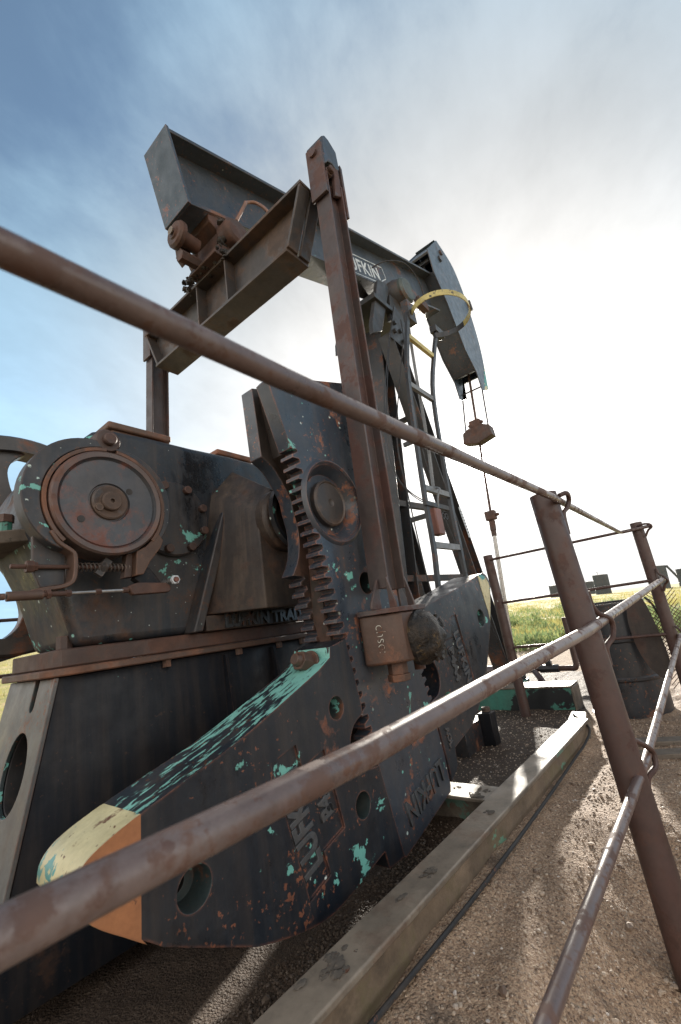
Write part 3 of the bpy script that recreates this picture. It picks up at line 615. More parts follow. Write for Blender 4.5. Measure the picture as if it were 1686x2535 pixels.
def weight_upper():
    poly=[(2.09,.965),(2.125,1.025),(2.24,1.040),(2.69,1.127)]+sm2([(2.93,1.178),(3.177,1.232),(3.262,1.228),(3.305,1.185),(3.31,1.131),(3.24,1.0),(3.142,.853)],3)+[(2.941,.615),(2.841,.551),(2.712,.429),(2.561,.352),(2.308,.303),(2.302,.217),(2.215,.170),(2.196,.308),(2.175,.434)]
    poly+=sm2([(2.145,.565),(2.235,.585),(2.278,.645),(2.262,.72),(2.21,.765),(2.112,.765)],3)
    w=MB(); w.prism(poly,'y',YF,YB+.02,'weight_paint',mside='weight_paint')
    o=w.build('counterweight',PJ,label='counterweight tilted up to the right, cream stripe at its tip')
    def drill(x,z,r,dep):
        k=MB(); k.lathe((x,YF-.05,z),(0,1,0),[(0,0),(0,r*1.04),(.05,r*1.04),(.058,r),(dep,r*.92),(dep,0)],'hole_paint',32); return k
    kp=MB(); kp.prism([(2.56,.965),(2.632,.975),(2.72,.52),(2.66,.49),(2.45,.50),(2.40,.80),(2.44,.84),(2.53,.85)],'y',YF-.05,YF+.007,'weight_paint')
    cut(o,[drill(3.015,.925,.056,.16),drill(2.335,.535,.04,.15),kp]); add_bevel(o,.008)
    text('lettering','LUFKIN',.098,.005,(2.612,YF+.006,.725),V((.20,0,-.98)),V((.98,0,.20)),o,'letter_paint',bold=.002,sx=.92,spacing=1.05)
    text('lettering','B4A4',.08,.005,(2.49,YF+.006,.70),V((.14,0,-.98)),V((.98,0,.14)),o,'letter_paint',bold=.003,sx=1.05,spacing=1.05)
    text('lettering','AOL',.05,.004,(2.255,YF-.001,.37),V((.2,0,-.98)),V((.98,0,.2)),o,'letter_paint',bold=.001)
    c=MB(); c.prism([(3.105,1.212),(3.175,1.224),(3.24,1.21),(3.285,1.165),(3.287,1.131),(3.225,1.0),(3.16,.90),(3.16,.96),(3.135,1.06)],'y',YF-.0025,YF+.001,'cream_paint'); c.build('tip_paint',o)
    return o
W1=weight_lower(); W2=weight_upper()
mirror_tree(W1,PJ); mirror_tree(W2,PJ)
# ---- gearbox
GN,GF=1.95,2.43
def gearbox():
    g=MB()
    prof=[(.73,1.07),(.70,1.16),(.655,1.30),(.60,1.42),(.555,1.52),(.545,1.62),(.565,1.75),(.64,1.88),(.76,1.985),(.87,2.05),(1.30,2.058),(1.76,2.06),(1.93,1.95),(2.03,1.75),(2.06,1.5),(2.02,1.07)]
    g.prism(sm2(prof,2),'y',GN,GF,'gearbox_paint')
    o=g.build('gearbox',PJ,bevel=.035,seg=4)
    f=MB(); f.prism([(.655,1.975),(.675,1.94),(.71,1.925),(2.06,1.925),(2.06,2.455),(.655,2.455)],'z',1.0,1.068,'rust_steel')
    f.prism([(.62,2.0),(.66,1.945),(.71,1.915),(2.08,1.915),(2.08,2.465),(.62,2.465)],'z',.968,.998,'bright_rust'); f.build('base_flange',o,bevel=.006)
    b=MB(); b.cyl((.71,2.02,1.06),(.71,2.02,1.12),.030,'rust_steel',seg=8); b.build('flange_bolt',o)
    for x in (1.10,1.50,1.78,1.96):
        b=MB(); b.cyl((x,1.945,.97),(x,1.945,.938),.020,'bright_rust',seg=6); b.build('flange_bolt',o)
    # split line ledge at the tail end with its bolt
    l=MB(); l.hexa([(.44,1.985,1.475),(.60,1.985,1.50),(.60,2.40,1.50),(.44,2.40,1.475)],[(.44,1.985,1.525),(.60,1.985,1.555),(.60,2.40,1.555),(.44,2.40,1.525)],'wood'); l.build('split_flange',o,bevel=.006)
    l=MB(); l.cyl((.50,2.03,1.53),(.50,2.03,1.575),.022,'skid_green',seg=8); l.cyl((.50,2.03,1.575),(.50,2.03,1.605),.028,'rust_steel',seg=6); l.build('split_bolt',o)
    # crankshaft bearing column, cone and rib
    c=MB()
    B_=[(1.27,1.15),(1.93,1.15),(1.93,1.70),(1.80,1.90),(1.56,1.97),(1.40,1.80)]; F_=[(1.43,1.135),(1.76,1.135),(1.77,1.60),(1.68,1.74),(1.54,1.75),(1.43,1.60)]
    vb=[c.bm.verts.new((x,GN+.01,z)) for x,z in B_]; vf=[c.bm.verts.new((x,1.62,z)) for x,z in F_]; c.face(vf,'housing_rust'); c.face(vb[::-1],'housing_rust')
    for q in range(6): c.face([vb[q],vb[(q+1)%6],vf[(q+1)%6],vf[q]],'housing_rust')
    c.lathe((1.587,1.63,1.578),(0,-1,0),[(0,.165),(.05,.165),(.07,.15),(.07,0)],'housing_rust',36)
    for a_ in (100,150,200,250): c.bolt((1.587+.14*math.cos(math.radians(a_)),1.58,1.578+.14*math.sin(math.radians(a_))),(0,-1,0),.016,.02,'rust_steel')
    c.prism([(1.195,1.07),(1.245,1.07),(1.50,1.78),(1.45,1.80)],'y',GN-.085,GN+.005,'gearbox_paint')
    c.build('crankshaft_housing',o,bevel=.022,seg=4)
    d=MB(); dc=V((1.155,GN,1.632)); d.lathe(dc+V((0,.01,0)),(0,-1,0),[(0,.192),(.035,.192),(.045,.184),(.045,0)],'gearbox_paint',40); d=d.build('bearing_cover',o)
    for a in (65,22,-20,-62,-105,110):
        m=MB(); m.bolt(dc+V((.165*math.cos(math.radians(a)),-.035,.165*math.sin(math.radians(a)))),(0,-1,0),.022,.026,'rust_steel',8); m.build('cover_bolt',d,bevel=.003)
    for x0,x1 in ((.872,1.20),(1.49,1.765)):
        h=MB(); h.box(x0+.02,x1-.02,2.0,2.38,2.045,2.075,'hatch_rust'); h.box(x0,x1,1.985,2.40,2.076,2.112,'hatch_rust'); h.build('inspection_lid',o,bevel=.01,seg=3)
    e=MB(); e.box(1.27,2.03,GN-.075,GN-.03,1.069,1.142,'housing_rust'); e=e.build('name_ledge',o,bevel=.004)
    text('lettering','LUFKIN TRADE',.088,.005,(1.665,GN-.0785,1.107),(1,0,0),(0,0,1),e,'letter_paint',bold=.003,sx=.98,spacing=1.0)
    return o
GB=gearbox()
# pedestal under the gearbox: a tall box with a drilled end plate
p=MB(); p.hexa([(.47,1.93,.0),(2.08,1.90,.0),(2.08,2.48,.0),(.47,2.50,.0)],[(.675,1.965,.966),(2.05,1.94,.966),(2.05,2.44,.966),(.675,2.46,.966)],'pedestal_paint')
PD=p.build('gearbox_pedestal',PJ,bevel=.004)
p=MB(); p.hexa([(.452,1.925,.0),(.468,1.925,.0),(.468,2.50,.0),(.452,2.50,.0)],[(.657,1.955,.965),(.673,1.955,.965),(.673,2.47,.965),(.657,2.47,.965)],'pedestal_end_paint')
ep=p.build('end_plate',PD)
sl=V((.205,0,.966)).normalized()
def slotcut(z0,z1,r,yc):
    k=MB(); pts=[]
    for a in range(0,181,15): pts.append((yc+r*math.cos(math.radians(a)),z1-r+r*math.sin(math.radians(a))))
    for a in range(180,361,15): pts.append((yc+r*math.cos(math.radians(a)),z0+r+r*math.sin(math.radians(a))))
    k.prism(pts,'x',.3,.9,'hole_paint'); return k
k=MB(); k.prism([(2.150+.115*math.cos(2*PI*i/36),.645+.135*math.sin(2*PI*i/36)) for i in range(36)],'x',.3,.9,'hole_paint')
cut(ep,[k,slotcut(.85,.99,.024,2.13)]); add_bevel(ep,.003,2)
k=MB(); k.prism([(2.150+.112*math.cos(2*PI*i/36),.645+.132*math.sin(2*PI*i/36)) for i in range(36)],'x',.3,.95,'dark_cable'); PDm=PD.modifiers; cut(PD,[k]); add_bevel(PD,.004,2)
for x in (1.40,1.72):
    p=MB(); p.hexa([(x,1.80,.0),(x+.016,1.80,.0),(x+.016,1.925,.0),(x,1.925,.0)],[(x,1.925,.95),(x+.016,1.925,.95),(x+.016,1.95,.95),(x,1.95,.95)],'pedestal_paint'); p.build('stiffener_rib',PD)
# ---- brake: drum, two shoes, spring rod and lever
BC=V((.761,1.72,1.604))
d=MB(); d.lathe(BC,(0,1,0),[(0,0),(0,.034),(0,.034),(.012,.074),(.012,.076),(.004,.080),(.006,.178),(.012,.182),(.008,.186),(-.004,.190),(-.004,.208),(.002,.213),(.12,.213),(.12,.17),(.22,.08),(.23,.08)],'drum_face_paint',64)
BD=d.build('brake_drum',PJ)
d=MB(); d.lathe(BC,(0,1,0),[(-.0045,.1895),(-.006,.207),(.002,.2145),(.118,.2145)],'drum_steel',64); d.build('drum_rim',BD)
d=MB(); d.lathe(BC+V((0,.012,0)),(0,-1,0),[(0,.072),(.012,.070),(.016,.064),(.013,.04),(.03,.038),(.034,.034),(.034,.009),(.022,.008),(.022,0)],'equalizer_paint',40); d.bolt(BC+V((-.045,.0,-.028)),(0,-1,0),.015,.012,'equalizer_paint',8)
d.build('drum_hub',BD)
for x,z in ((.078,.056),(-.105,-.078)): d=MB(); d.cyl(BC+V((x,.010,z)),BC+V((x,.0025,z)),.0135,'dark_cable',seg=16); d.build('drum_hole',BD)
d=MB(); d.lathe(BC+V((0,.2,0)),(0,1,0),[(0,.085),(.14,.085)],'gearbox_paint',28); d.build('brake_shaft',BD)
def arc(r,a0,a1,n=28,cx=BC.x,cz=BC.z): return [(cx+r*math.cos(math.radians(a0+(a1-a0)*i/n)),cz+r*math.sin(math.radians(a0+(a1-a0)*i/n))) for i in range(n+1)]
def taper(r0,r1,a0,a1,n=28):
    return [(BC.x+(r0+(r1-r0)*math.sin(PI*i/n)**.7)*math.cos(math.radians(a0+(a1-a0)*i/n)),BC.z+(r0+(r1-r0)*math.sin(PI*i/n)**.7)*math.sin(math.radians(a0+(a1-a0)*i/n))) for i in range(n+1)]
s=MB(); s.prism(taper(.247,.300,88,232)+arc(.236,232,88),'y',1.735,1.815,'gearbox_paint'); SL=s.build('brake_shoe',PJ,bevel=.004)
s=MB(); s.prism(arc(.234,92,226)+arc(.219,226,92),'y',1.728,1.825,'bright_rust'); s.build('brake_lining',SL,bevel=.002)
def ribbon(pts,th,y0,y1,m,mb):
    P=spline([V((a,0,b)) for a,b in pts],4); n=len(P); Lp=[]; Rp=[]
    for i in range(n):
        t=(P[min(i+1,n-1)]-P[max(i-1,0)]).normalized(); q=V((-t.z,0,t.x))*th/2; Lp.append((P[i].x+q.x,P[i].z+q.z)); Rp.append((P[i].x-q.x,P[i].z-q.z))
    mb.prism(Lp+Rp[::-1],'y',y0,y1,m)
s=MB(); ribbon([(.560,1.475),(.585,1.435),(.622,1.408),(.638,1.392),(.642,1.36),(.638,1.305),(.622,1.283),(.59,1.272),(.545,1.266),(.505,1.257)],.014,1.725,1.83,'bright_rust',s); s.build('shoe_strap',SL,bevel=.003)
s=MB(); s.prism([(.52,1.49),(.565,1.45),(.63,1.40),(.628,1.29),(.55,1.28),(.525,1.34)],'y',1.79,1.81,'gearbox_paint'); s.build('shoe_bracket',SL,bevel=.003)
s=MB(); s.prism(taper(.243,.266,-48,86)+arc(.236,86,-48),'y',1.735,1.815,'gearbox_paint'); SR=s.build('brake_shoe',PJ,bevel=.004)
s=MB(); s.prism(arc(.234,-40,82)+arc(.219,82,-40),'y',1.728,1.825,'bright_rust'); s.build('brake_lining',SR,bevel=.002)
s=MB(); s.prism([(.868,1.412),(.905,1.432),(.965,1.490),(.985,1.465),(.975,1.435),(.925,1.372),(.895,1.318),(.862,1.312)],'y',1.73,1.80,'bright_rust'); s.prism([(.84,1.405),(.867,1.412),(.861,1.312),(.83,1.308)],'y',1.76,1.80,'rust_steel'); s.build('shoe_lug',SR,bevel=.003)
s=MB(); s.lathe(V((.763,1.86,1.878)),(0,-1,0),[(0,.052),(.115,.052),(.125,.046),(.127,.030),(.127,.026),(.145,.026),(.150,.022),(.150,0)],'rust_steel',28); s.build('brake_pivot',PJ)
s=MB(); zz=1.352; yy=1.775
s.cyl((.455,yy,zz),(.875,yy,zz),.008,'rust_steel',seg=10); s.cyl((.500,yy,zz),(.522,yy,zz),.022,'rust_steel',seg=6); s.cyl((.522,yy,zz),(.534,yy,zz),.016,'rust_steel',seg=6); s.cyl((.745,yy,zz),(.762,yy,zz),.021,'equalizer_paint',seg=6); s.bar((.735,yy,zz-.03),(.775,yy,zz+.03),.02,.03,'equalizer_paint')
SP=s.build('spring_rod',PJ)
s=MB(); pts=[]
for i in range(14*10+1):
    a=2*PI*i/10; x=.655+(.86-.655)*i/140; pts.append((x,yy+.015*math.cos(a),zz+.015*math.sin(a)))
s.tube(pts,.003,'equalizer_paint',6); s.build('brake_spring',SP)
s=MB(); y2=1.70; s.cyl((.20,y2,1.232),(.425,y2,1.240),.011,'bright_rust',seg=10); s.cyl((.43,y2,1.240),(.53,y2,1.243),.016,'bright_rust',seg=12); s.cyl((.53,y2,1.243),(.60,y2,1.245),.009,'rust_steel',seg=10); s.cyl((.54,y2,1.243),(.552,y2,1.244),.017,'rust_steel',seg=6); s.cyl((.60,y2,1.245),(.615,y2,1.245),.013,'rust_steel',seg=6); s.cyl((.615,y2,1.245),(.795,y2,1.250),.0062,'bright_rod',seg=10); s.cyl((.697,y2,1.247),(.715,y2,1.248),.011,'rust_steel',seg=6); s.cyl((.795,y2,1.250),(.815,y2,1.251),.011,'rust_steel',seg=8)
s=s.build('brake_pull_rod',PJ)
s=MB(); s.prism([(.812,1.262),(.822,1.238),(.83,1.230),(.975,1.236),(.985,1.244),(.985,1.262),(.965,1.275),(.85,1.277),(.83,1.272)],'y',1.685,1.715,'rust_steel'); LV=s.build('brake_lever',PJ,bevel=.004)
s=MB(); s.cyl((.991,1.75,1.282),(.991,1.655,1.282),.012,'bright_rod',seg=12); s.cyl((.991,1.67,1.282),(.991,1.655,1.282),.019,'white_paint',seg=6); s.cyl((.991,1.656,1.282),(.991,1.648,1.282),.010,'red_box_paint',seg=12); s.build('lever_nut',LV)
s=MB(); s.prism([(.87,1.305),(.905,1.355),(.935,1.352),(.985,1.29),(.975,1.27),(.91,1.272)],'y',1.76,1.80,'pedestal_paint'); s.build('lever_bracket',LV,bevel=.004)
# ---- big spoked belt wheel on the far side
wc=V((.70,2.70,1.66)); WR=.575
w=MB(); w.lathe(wc,(0,1,0),[(-.07,WR-.085),(-.07,WR-.012),(-.055,WR),(-.04,WR-.018),(-.025,WR),(-.01,WR-.018),(.005,WR),(.02,WR-.018),(.035,WR),(.05,WR-.018),(.07,WR),(.07,WR-.085),(-.07,WR-.085)],'wheel_iron',72)
w.lathe(wc,(0,1,0),[(-.10,.05),(-.10,.10),(.10,.10),(.10,.05)],'wheel_iron',32)
WH=w.build('belt_wheel',PJ)
for k in range(4):
    a=math.radians(-75+90*k); dr=V((math.cos(a),0,math.sin(a))); pr=V((-dr.z,0,dr.x)); sp=MB()
    prf=sm2([(.08,.10),(.13,.075),(.22,.052),(.32,.046),(.39,.058),(.44,.10),(.47,.17),(.50,.26)],3)
    L_=[wc+dr*t_+pr*q for t_,q in prf]; Rr=[wc+dr*t_-pr*q for t_,q in prf]
    P=[(v.x,v.z) for v in L_]+[(v.x,v.z) for v in Rr[::-1]]; sp.prism(P,'y',wc.y-.035,wc.y+.035,'wheel_iron'); sp.build('spoke',WH,bevel=.02,seg=3)
w=MB(); w.cyl((wc.x,2.43,1.63),(wc.x,2.66,1.655),.05,'wheel_iron'); w.build('wheel_shaft',WH)
# ---- skid frame
def skid_y(x): return .966-.027*(x-.5)
k=MB(); xs=[-.9,3.64]
def sk(x,o): return skid_y(x)+o
for m_,z0,z1,o0,o1 in (('skid_steel',.118,.140,0,.128),('skid_steel',-.12,-.098,0,.128),('skid_steel',-.097,.117,.012,.116)):
    b=[(xs[0],sk(xs[0],o0),z0),(xs[1],sk(xs[1],o0),z0),(xs[1],sk(xs[1],o1),z0),(xs[0],sk(xs[0],o1),z0)]
    k.hexa([V(q) for q in b],[V((q[0],q[1],z1)) for q in b],'skid_steel' if z0>.1 else 'skid_side')
SK=k.build('skid_frame',PJ,bevel=.006,seg=3)
k=MB(); k.hexa([V((-.9,mir(sk(-.9,0)),-.1)),V((4.4,mir(.9),-.1)),V((4.4,mir(1.02),-.1)),V((-.9,mir(sk(-.9,.128)),-.1))],[V((-.9,mir(sk(-.9,0)),.14)),V((4.4,mir(.9),.14)),V((4.4,mir(1.02),.14)),V((-.9,mir(sk(-.9,.128)),.14))],'skid_steel'); k.build('skid_rail',SK,bevel=.005)
k=MB(); k.hexa([V((2.16,1.05,.112)),V((2.33,1.05,.112)),V((2.33,3.3,.112)),V((2.16,3.3,.112))],[V((2.16,1.05,.128)),V((2.33,1.05,.128)),V((2.33,3.3,.128)),V((2.16,3.3,.128))],'skid_steel'); k.box(2.235,2.255,1.05,3.3,-.1,.111,'skid_steel'); k.build('cross_member',SK,bevel=.003)
k=MB(); k.prism([(4.45,0.0),(4.70,0.0),(4.70,.20),(4.45,.20)],'y',1.165,3.2,'skid_green'); k.prism([(4.44,.201),(4.71,.201),(4.71,.217),(4.44,.217)],'y',1.155,3.22,'skid_steel'); k.box(4.444,4.705,1.15,1.163,-.05,.2,'skid_steel'); k.build('front_cross_beam',SK,bevel=.004)
k=MB(); k.hexa([V((3.58,.885,-.1)),V((3.98,.93,-.1)),V((3.98,1.10,-.1)),V((3.62,1.02,-.1))],[V((3.58,.885,.139)),V((3.90,.95,.125)),V((3.92,1.06,.125)),V((3.62,1.02,.139))],'skid_steel'); k.build('skid_nose',SK,bevel=.008)
k=MB(); k.box(3.05,3.45,1.55,1.95,-.02,.20,'drum_paint'); k.prism([(3.32,1.46),(3.42,1.46),(3.42,1.56),(3.32,1.56)],'z',-.02,.24,'pedestal_paint'); k.box(3.1,3.5,1.46,1.95,-.03,.01,'skid_green'); k.lathe((3.40,1.52,.24),(0,0,1),[(0,.03),(.03,.032),(.03,.02),(.0,.02)],'equalizer_paint',16); k.build('stop_bracket',SK,bevel=.004)
# ================================================================== WELL: polished rod and hanger
RP=lambda z:(7.0,2.53-.0722*z,z)
WL=thing('polished_rod','thin steel polished rod hanging from the horsehead down to the well','rod',(7.0,2.53,0))
m=MB(); m.cyl(RP(2.2),RP(4.9),.021,'rust_steel',seg=12); m.build('rod',WL)
m=MB(); m.cyl(RP(.0),RP(2.2),.033,'bright_rod',seg=14); m.build('rod_liner',WL)
m=MB(); c=V(RP(3.74)); m.prism([(c.y-.255,3.66),(c.y-.24,3.84),(c.y-.13,3.90),(c.y+.12,3.90),(c.y+.22,3.85),(c.y+.25,3.67),(c.y+.02,3.60),(c.y-.02,3.60)],'x',6.90,7.10,'rust_steel'); m.build('carrier_bar',WL,bevel=.01)
m=MB(); m.box(6.93,7.07,c.y-.09,c.y+.09,3.905,4.03,'rust_steel'); m.cyl((7.0,c.y-.13,3.97),(7.0,c.y+.13,3.97),.03,'rust_steel',seg=8); m.build('rod_clamp',WL,bevel=.01)
c=V(RP(2.38)); m=MB(); m.box(6.94,7.06,c.y-.075,c.y+.085,2.31,2.46,'rust_steel'); m.cyl((7.0,c.y-.13,2.38),(7.0,c.y-.07,2.38),.03,'rust_steel',seg=6); m.build('rod_clamp',WL,bevel=.01)
c=V(RP(2.25)); m=MB(); m.cyl(RP(2.14),RP(2.30),.05,'rust_steel',seg=12); m.cyl(RP(2.05),RP(2.14),.042,'rust_steel',seg=12); m.build('liner_collar',WL,bevel=.004)
BR=thing('wireline_bridle','pair of thin wire cables holding the carrier bar under the horsehead tip','cable',(7.0,2.27,3.8))
for y0,y1 in ((2.383,2.463),(2.027,2.065)):
    m=MB(); m.cyl((7.05,y0,4.60),(7.0,y1,3.82),.013,'dark_cable',seg=10); m.build('cable',BR)
# ================================================================== FENCE
FN=thing('pipe_fence','rusty brown pipe fence with three rails wrapping the near side and end of the pumpjack','fence',(1.87,.40,0))
def post(b,t,r,lab=None):
    m=MB(); m.lathe(V(b),V(t)-V(b),[(0,r),((V(t)-V(b)).length,r),((V(t)-V(b)).length,r*.86),((V(t)-V(b)).length-.03,r*.86)],'post_pipe',32); return m.build('fence_post',FN,label=lab)
pB=post((1.85,.335,-.50),(1.85,.404,1.392),.050); pF=post((4.2,.30,-.05),(4.2,.303,1.468),.042); pM=post((4.2,1.515,-.05),(4.2,1.537,1.462),.043)
post((-.62,.46,-.15),(-.62,.47,1.35),.05)
def rail(pts,r,lab=None,m_='pipe_steel',sm_=0):
    m=MB(); m.tube(pts,r,m_,20,smooth=sm_); return m.build('fence_rail',FN,label=lab)
def ext(a,b,k): a,b=V(a),V(b); return a+(b-a)*k
T0=V((1.697,.346,1.348)); T1=V((4.09,.414,1.409))
top=[V((-.36,.288,1.252)),V((.063,.300,1.2745)),V((.329,.3075,1.282)),T0,T0.lerp(T1,.5),T1+(T0-T1)*.02,V((4.132,.405,1.411)),V((4.145,.375,1.412)),V((4.143,.2,1.416))]
rail(top,.0130,'top rail of the near side, bent at the far corner')
mA,mB_=V((1.671,.345,.871)),V((4.16,.244,1.006)); M0=V((.109,.405,.855))
rail([V((-.24,.424,.838)),V((.11,.41,.838)),V((.487,.395,.838)),V((.949,.376,.853)),mA,mB_+ (mB_-mA)*.02],.0178,'thick middle rail of the near side')
lA,lB=V((1.985,.332,.392)),V((4.12,.25,.585)); L0_=V((.805,.38,.352))
rail([ext(lA,L0_,1.6),L0_,lA,lB+(lB-lA)*.03],.0150,'lowest rail of the near side')
for z,a,b in ((1.416,.22,1.500),(1.009,.30,1.485),(.607,.30,1.475)):
    rail([(4.152 if z>1.4 else 4.18,a,z),(4.155 if z>1.4 else 4.18,b,z-.004)],.0115,None,'post_pipe')
def clamp(pts,par,r=.009):
    m=MB(); m.tube(pts,r,'post_pipe',10,smooth=6); m.build('rail_clamp',par)
clamp([(1.815,.340,1.365),(1.845,.322,1.374),(1.885,.322,1.372),(1.905,.328,1.352),(1.895,.34,1.325),(1.868,.352,1.30),(1.862,.354,1.22)],pB)
clamp([(1.87,.345,1.00),(1.875,.345,.95),(1.90,.335,.915),(1.965,.315,.89),(1.985,.313,.86),(1.96,.322,.82),(1.915,.343,.79),(1.905,.345,.73)],pB,.010)
clamp([(1.935,.352,.53),(1.935,.350,.48),(1.99,.328,.445),(2.045,.312,.405),(2.03,.315,.36),(1.97,.338,.34),(1.95,.345,.29)],pB,.010)
clamp([(4.165,.30,1.435),(4.13,.255,1.438),(4.115,.215,1.428),(4.125,.205,1.405),(4.15,.235,1.385),(4.16,.262,1.345)],pF,.008)
clamp([(4.165,.262,1.09),(4.155,.255,1.05),(4.145,.225,1.02),(4.145,.215,.99),(4.16,.24,.965),(4.17,.26,.92)],pF,.009)
clamp([(4.165,.262,.66),(4.145,.235,.625),(4.12,.225,.59),(4.15,.245,.55)],pF,.008)
# far side run of the fence, beyond the gearbox
F2=thing('pipe_fence','thin dark pipe fence on the far side beyond the belt wheel','fence',(1.2,4.1,0))
for z,r in ((1.40,.013),(1.0,.014),(.60,.013)):
    m=MB(); m.cyl((-.9,4.1,z),(4.2,4.05,z),r,'post_pipe',seg=12); m.build('fence_rail',F2)
m=MB(); m.cyl((.75,4.08,1.06),(1.9,4.10,1.33),.020,'dark_cable',seg=12); m.build('fence_brace',F2)
for x in (-.75,1.95,4.2):
    m=MB(); m.cyl((x,4.15,-.1),(x,4.15,1.46),.043,'post_pipe',seg=20); m.build('fence_post',F2)
# ================================================================== loose things
m=MB(); m.tube([(3.72,1.0,.145),(3.55,.875,.10),(3.373,.878,.052),(3.102,.880,.048),(2.615,.880,.046),(2.201,.882,.046),(1.893,.888,.045),(1.493,.90,.044),(1.047,.925,.043),(.7,.945,.042),(.3,.96,.042)],.0075,'dark_cable',8,smooth=6)
tag(m.build('cable'),'thin dark cable lying on the gravel along the pumpjack skid','cable')
DR=thing('steel_drum','black steel drum with a scorched rust patch behind the fence corner post','drum',(4.53,.80,0))
def drumgeo():
    c=V((4.545,.745,-.02)); R=.29; H=.90
    prof=[(0,0),(0,R-.006),(.0,R+.012),(.02,R+.012),(.022,R)]
    for z in (.30,.60): prof+=[(z-.02,R),(z-.008,R+.010),(z+.008,R+.010),(z+.02,R)]
    prof+=[(H-.02,R),(H-.018,R+.006),(H,R+.006),(H,R-.008),(H-.35,R-.008),(H-.35,0)]
    m=MB(); m.lathe(c,V((-.01,-.012,1)),prof,'drum_paint',64); return m.build('drum_shell',DR)
drumgeo()
# rusty band of sheet and expanded metal hanging at the corner post
MS=thing('mesh_guard','rusty curved sheet and expanded metal mesh standing beside the drum at the corner post','guard',(4.28,.42,.3))
m=MB(); sh=sm2([(.535,.86),(.56,.72),(.555,.55),(.52,.40),(.46,.30),(.40,.275),(.365,.40),(.375,.60),(.40,.80),(.42,.885)],4); m.prism(sh,'x',4.262,4.268,'scorched_sheet'); m.build('rusty_sheet',MS)
m=MB()
for i in range(26):
    for s_ in (-1,1):
        z0=.20+i*.03; a=V((4.285,.40,z0)); b=V((4.285,.20,z0+s_*.20))
        if .16<b.z<.95: m.cyl(a,b,.0026,'mesh_wire',seg=5,cap=False)
m.build('mesh_panel',MS)
m=MB(); m.tube([(4.24,.40,.89),(4.22,.365,.84),(4.22,.35,.78),(4.23,.34,.73)],.008,'dark_cable',8,smooth=4); m.build('mesh_hook',MS)
FL=thing('flow_pipe','rusty brown flow line with a dark valve running behind the front cross beam','pipe',(5.6,1.8,0))
m=MB(); m.cyl((5.6,4.2,.20),(5.6,2.05,.21),.066,'pipe_steel',seg=18); m.cyl((5.6,2.06,.21),(5.6,1.98,.21),.078,'pipe_steel',seg=18); m.cyl((5.6,2.0,.21),(5.6,1.78,.21),.052,'pipe_steel',r1=.034,seg=16); m.build('pipe',FL)
m=MB(); m.cyl((5.6,1.80,.21),(5.6,1.40,.20),.030,'post_pipe',seg=14); m.tube([(5.6,1.41,.20),(5.6,1.37,.20),(5.6,1.345,.225),(5.6,1.34,.28),(5.6,1.34,.75)],.032,'post_pipe',12,smooth=4); m.build('riser',FL)
m=MB(); m.cyl((5.6,1.74,.208),(5.6,1.53,.206),.045,'drum_paint',seg=8); m.box(5.57,5.63,1.60,1.66,.25,.29,'drum_paint'); m.ball((5.6,1.63,.30),.03,'drum_paint'); m.build('valve',FL,bevel=.004)
m=MB(); m.tube([(5.56,1.80,.20),(5.45,1.72,.14),(5.36,1.66,.06),(5.33,1.60,.03)],[.03,.034,.04,.012],'post_pipe',10); m.build('drain',FL)
m=MB(); m.cyl((5.3,1.93,.0),(5.3,1.93,.5),.022,'post_pipe'); m.lathe((5.3,1.93,.46),(0,0,1),[(0,.05),(.015,.05),(.015,.035),(.0,.035)],'post_pipe',16); m.cyl((5.28,1.90,.30),(5.28,1.82,.30),.05,'post_pipe',seg=8); m.build('small_valve',FL)
for i,(x,y,a,l) in enumerate(((3.62,.47,-12,.62),(3.40,.37,-5,.5))):
    m=MB(); d=V((math.cos(math.radians(a-62)),math.sin(math.radians(a-62)),0)); c=V((x,y,.012)); m.bar(c-d*l/2,c+d*l/2,.11,.03,'wood')
    tag(m.build('plank',bevel=.006),('weathered grey plank on the gravel nearer the drum' if i==0 else 'weathered grey plank lying by the lowest rail, farther from the drum'),'plank','planks on the ground')
# clods of grease and dirt on the skid
rnd=random.Random(21)
m=MB()
for cx,cy,n,s in ((1.02,1.025,26,.05),(1.50,1.00,12,.02),(2.22,1.12,24,.045),(1.34,1.02,8,.02),(2.0,.99,9,.025),(2.26,1.25,8,.02)):
    for k in range(n): m.ball((cx+rnd.gauss(0,s*.75),cy+rnd.gauss(0,s*.42),.139+rnd.uniform(-.004,.004)-(.012 if cy>1.05 else 0)),rnd.uniform(.004,.013),'clod',1.6,1.1,.3,2,.9)
o=tag(m.build('grease_clods'),'dark clods of grease and dirt caked on the skid beam','dirt'); o['kind']='stuff'
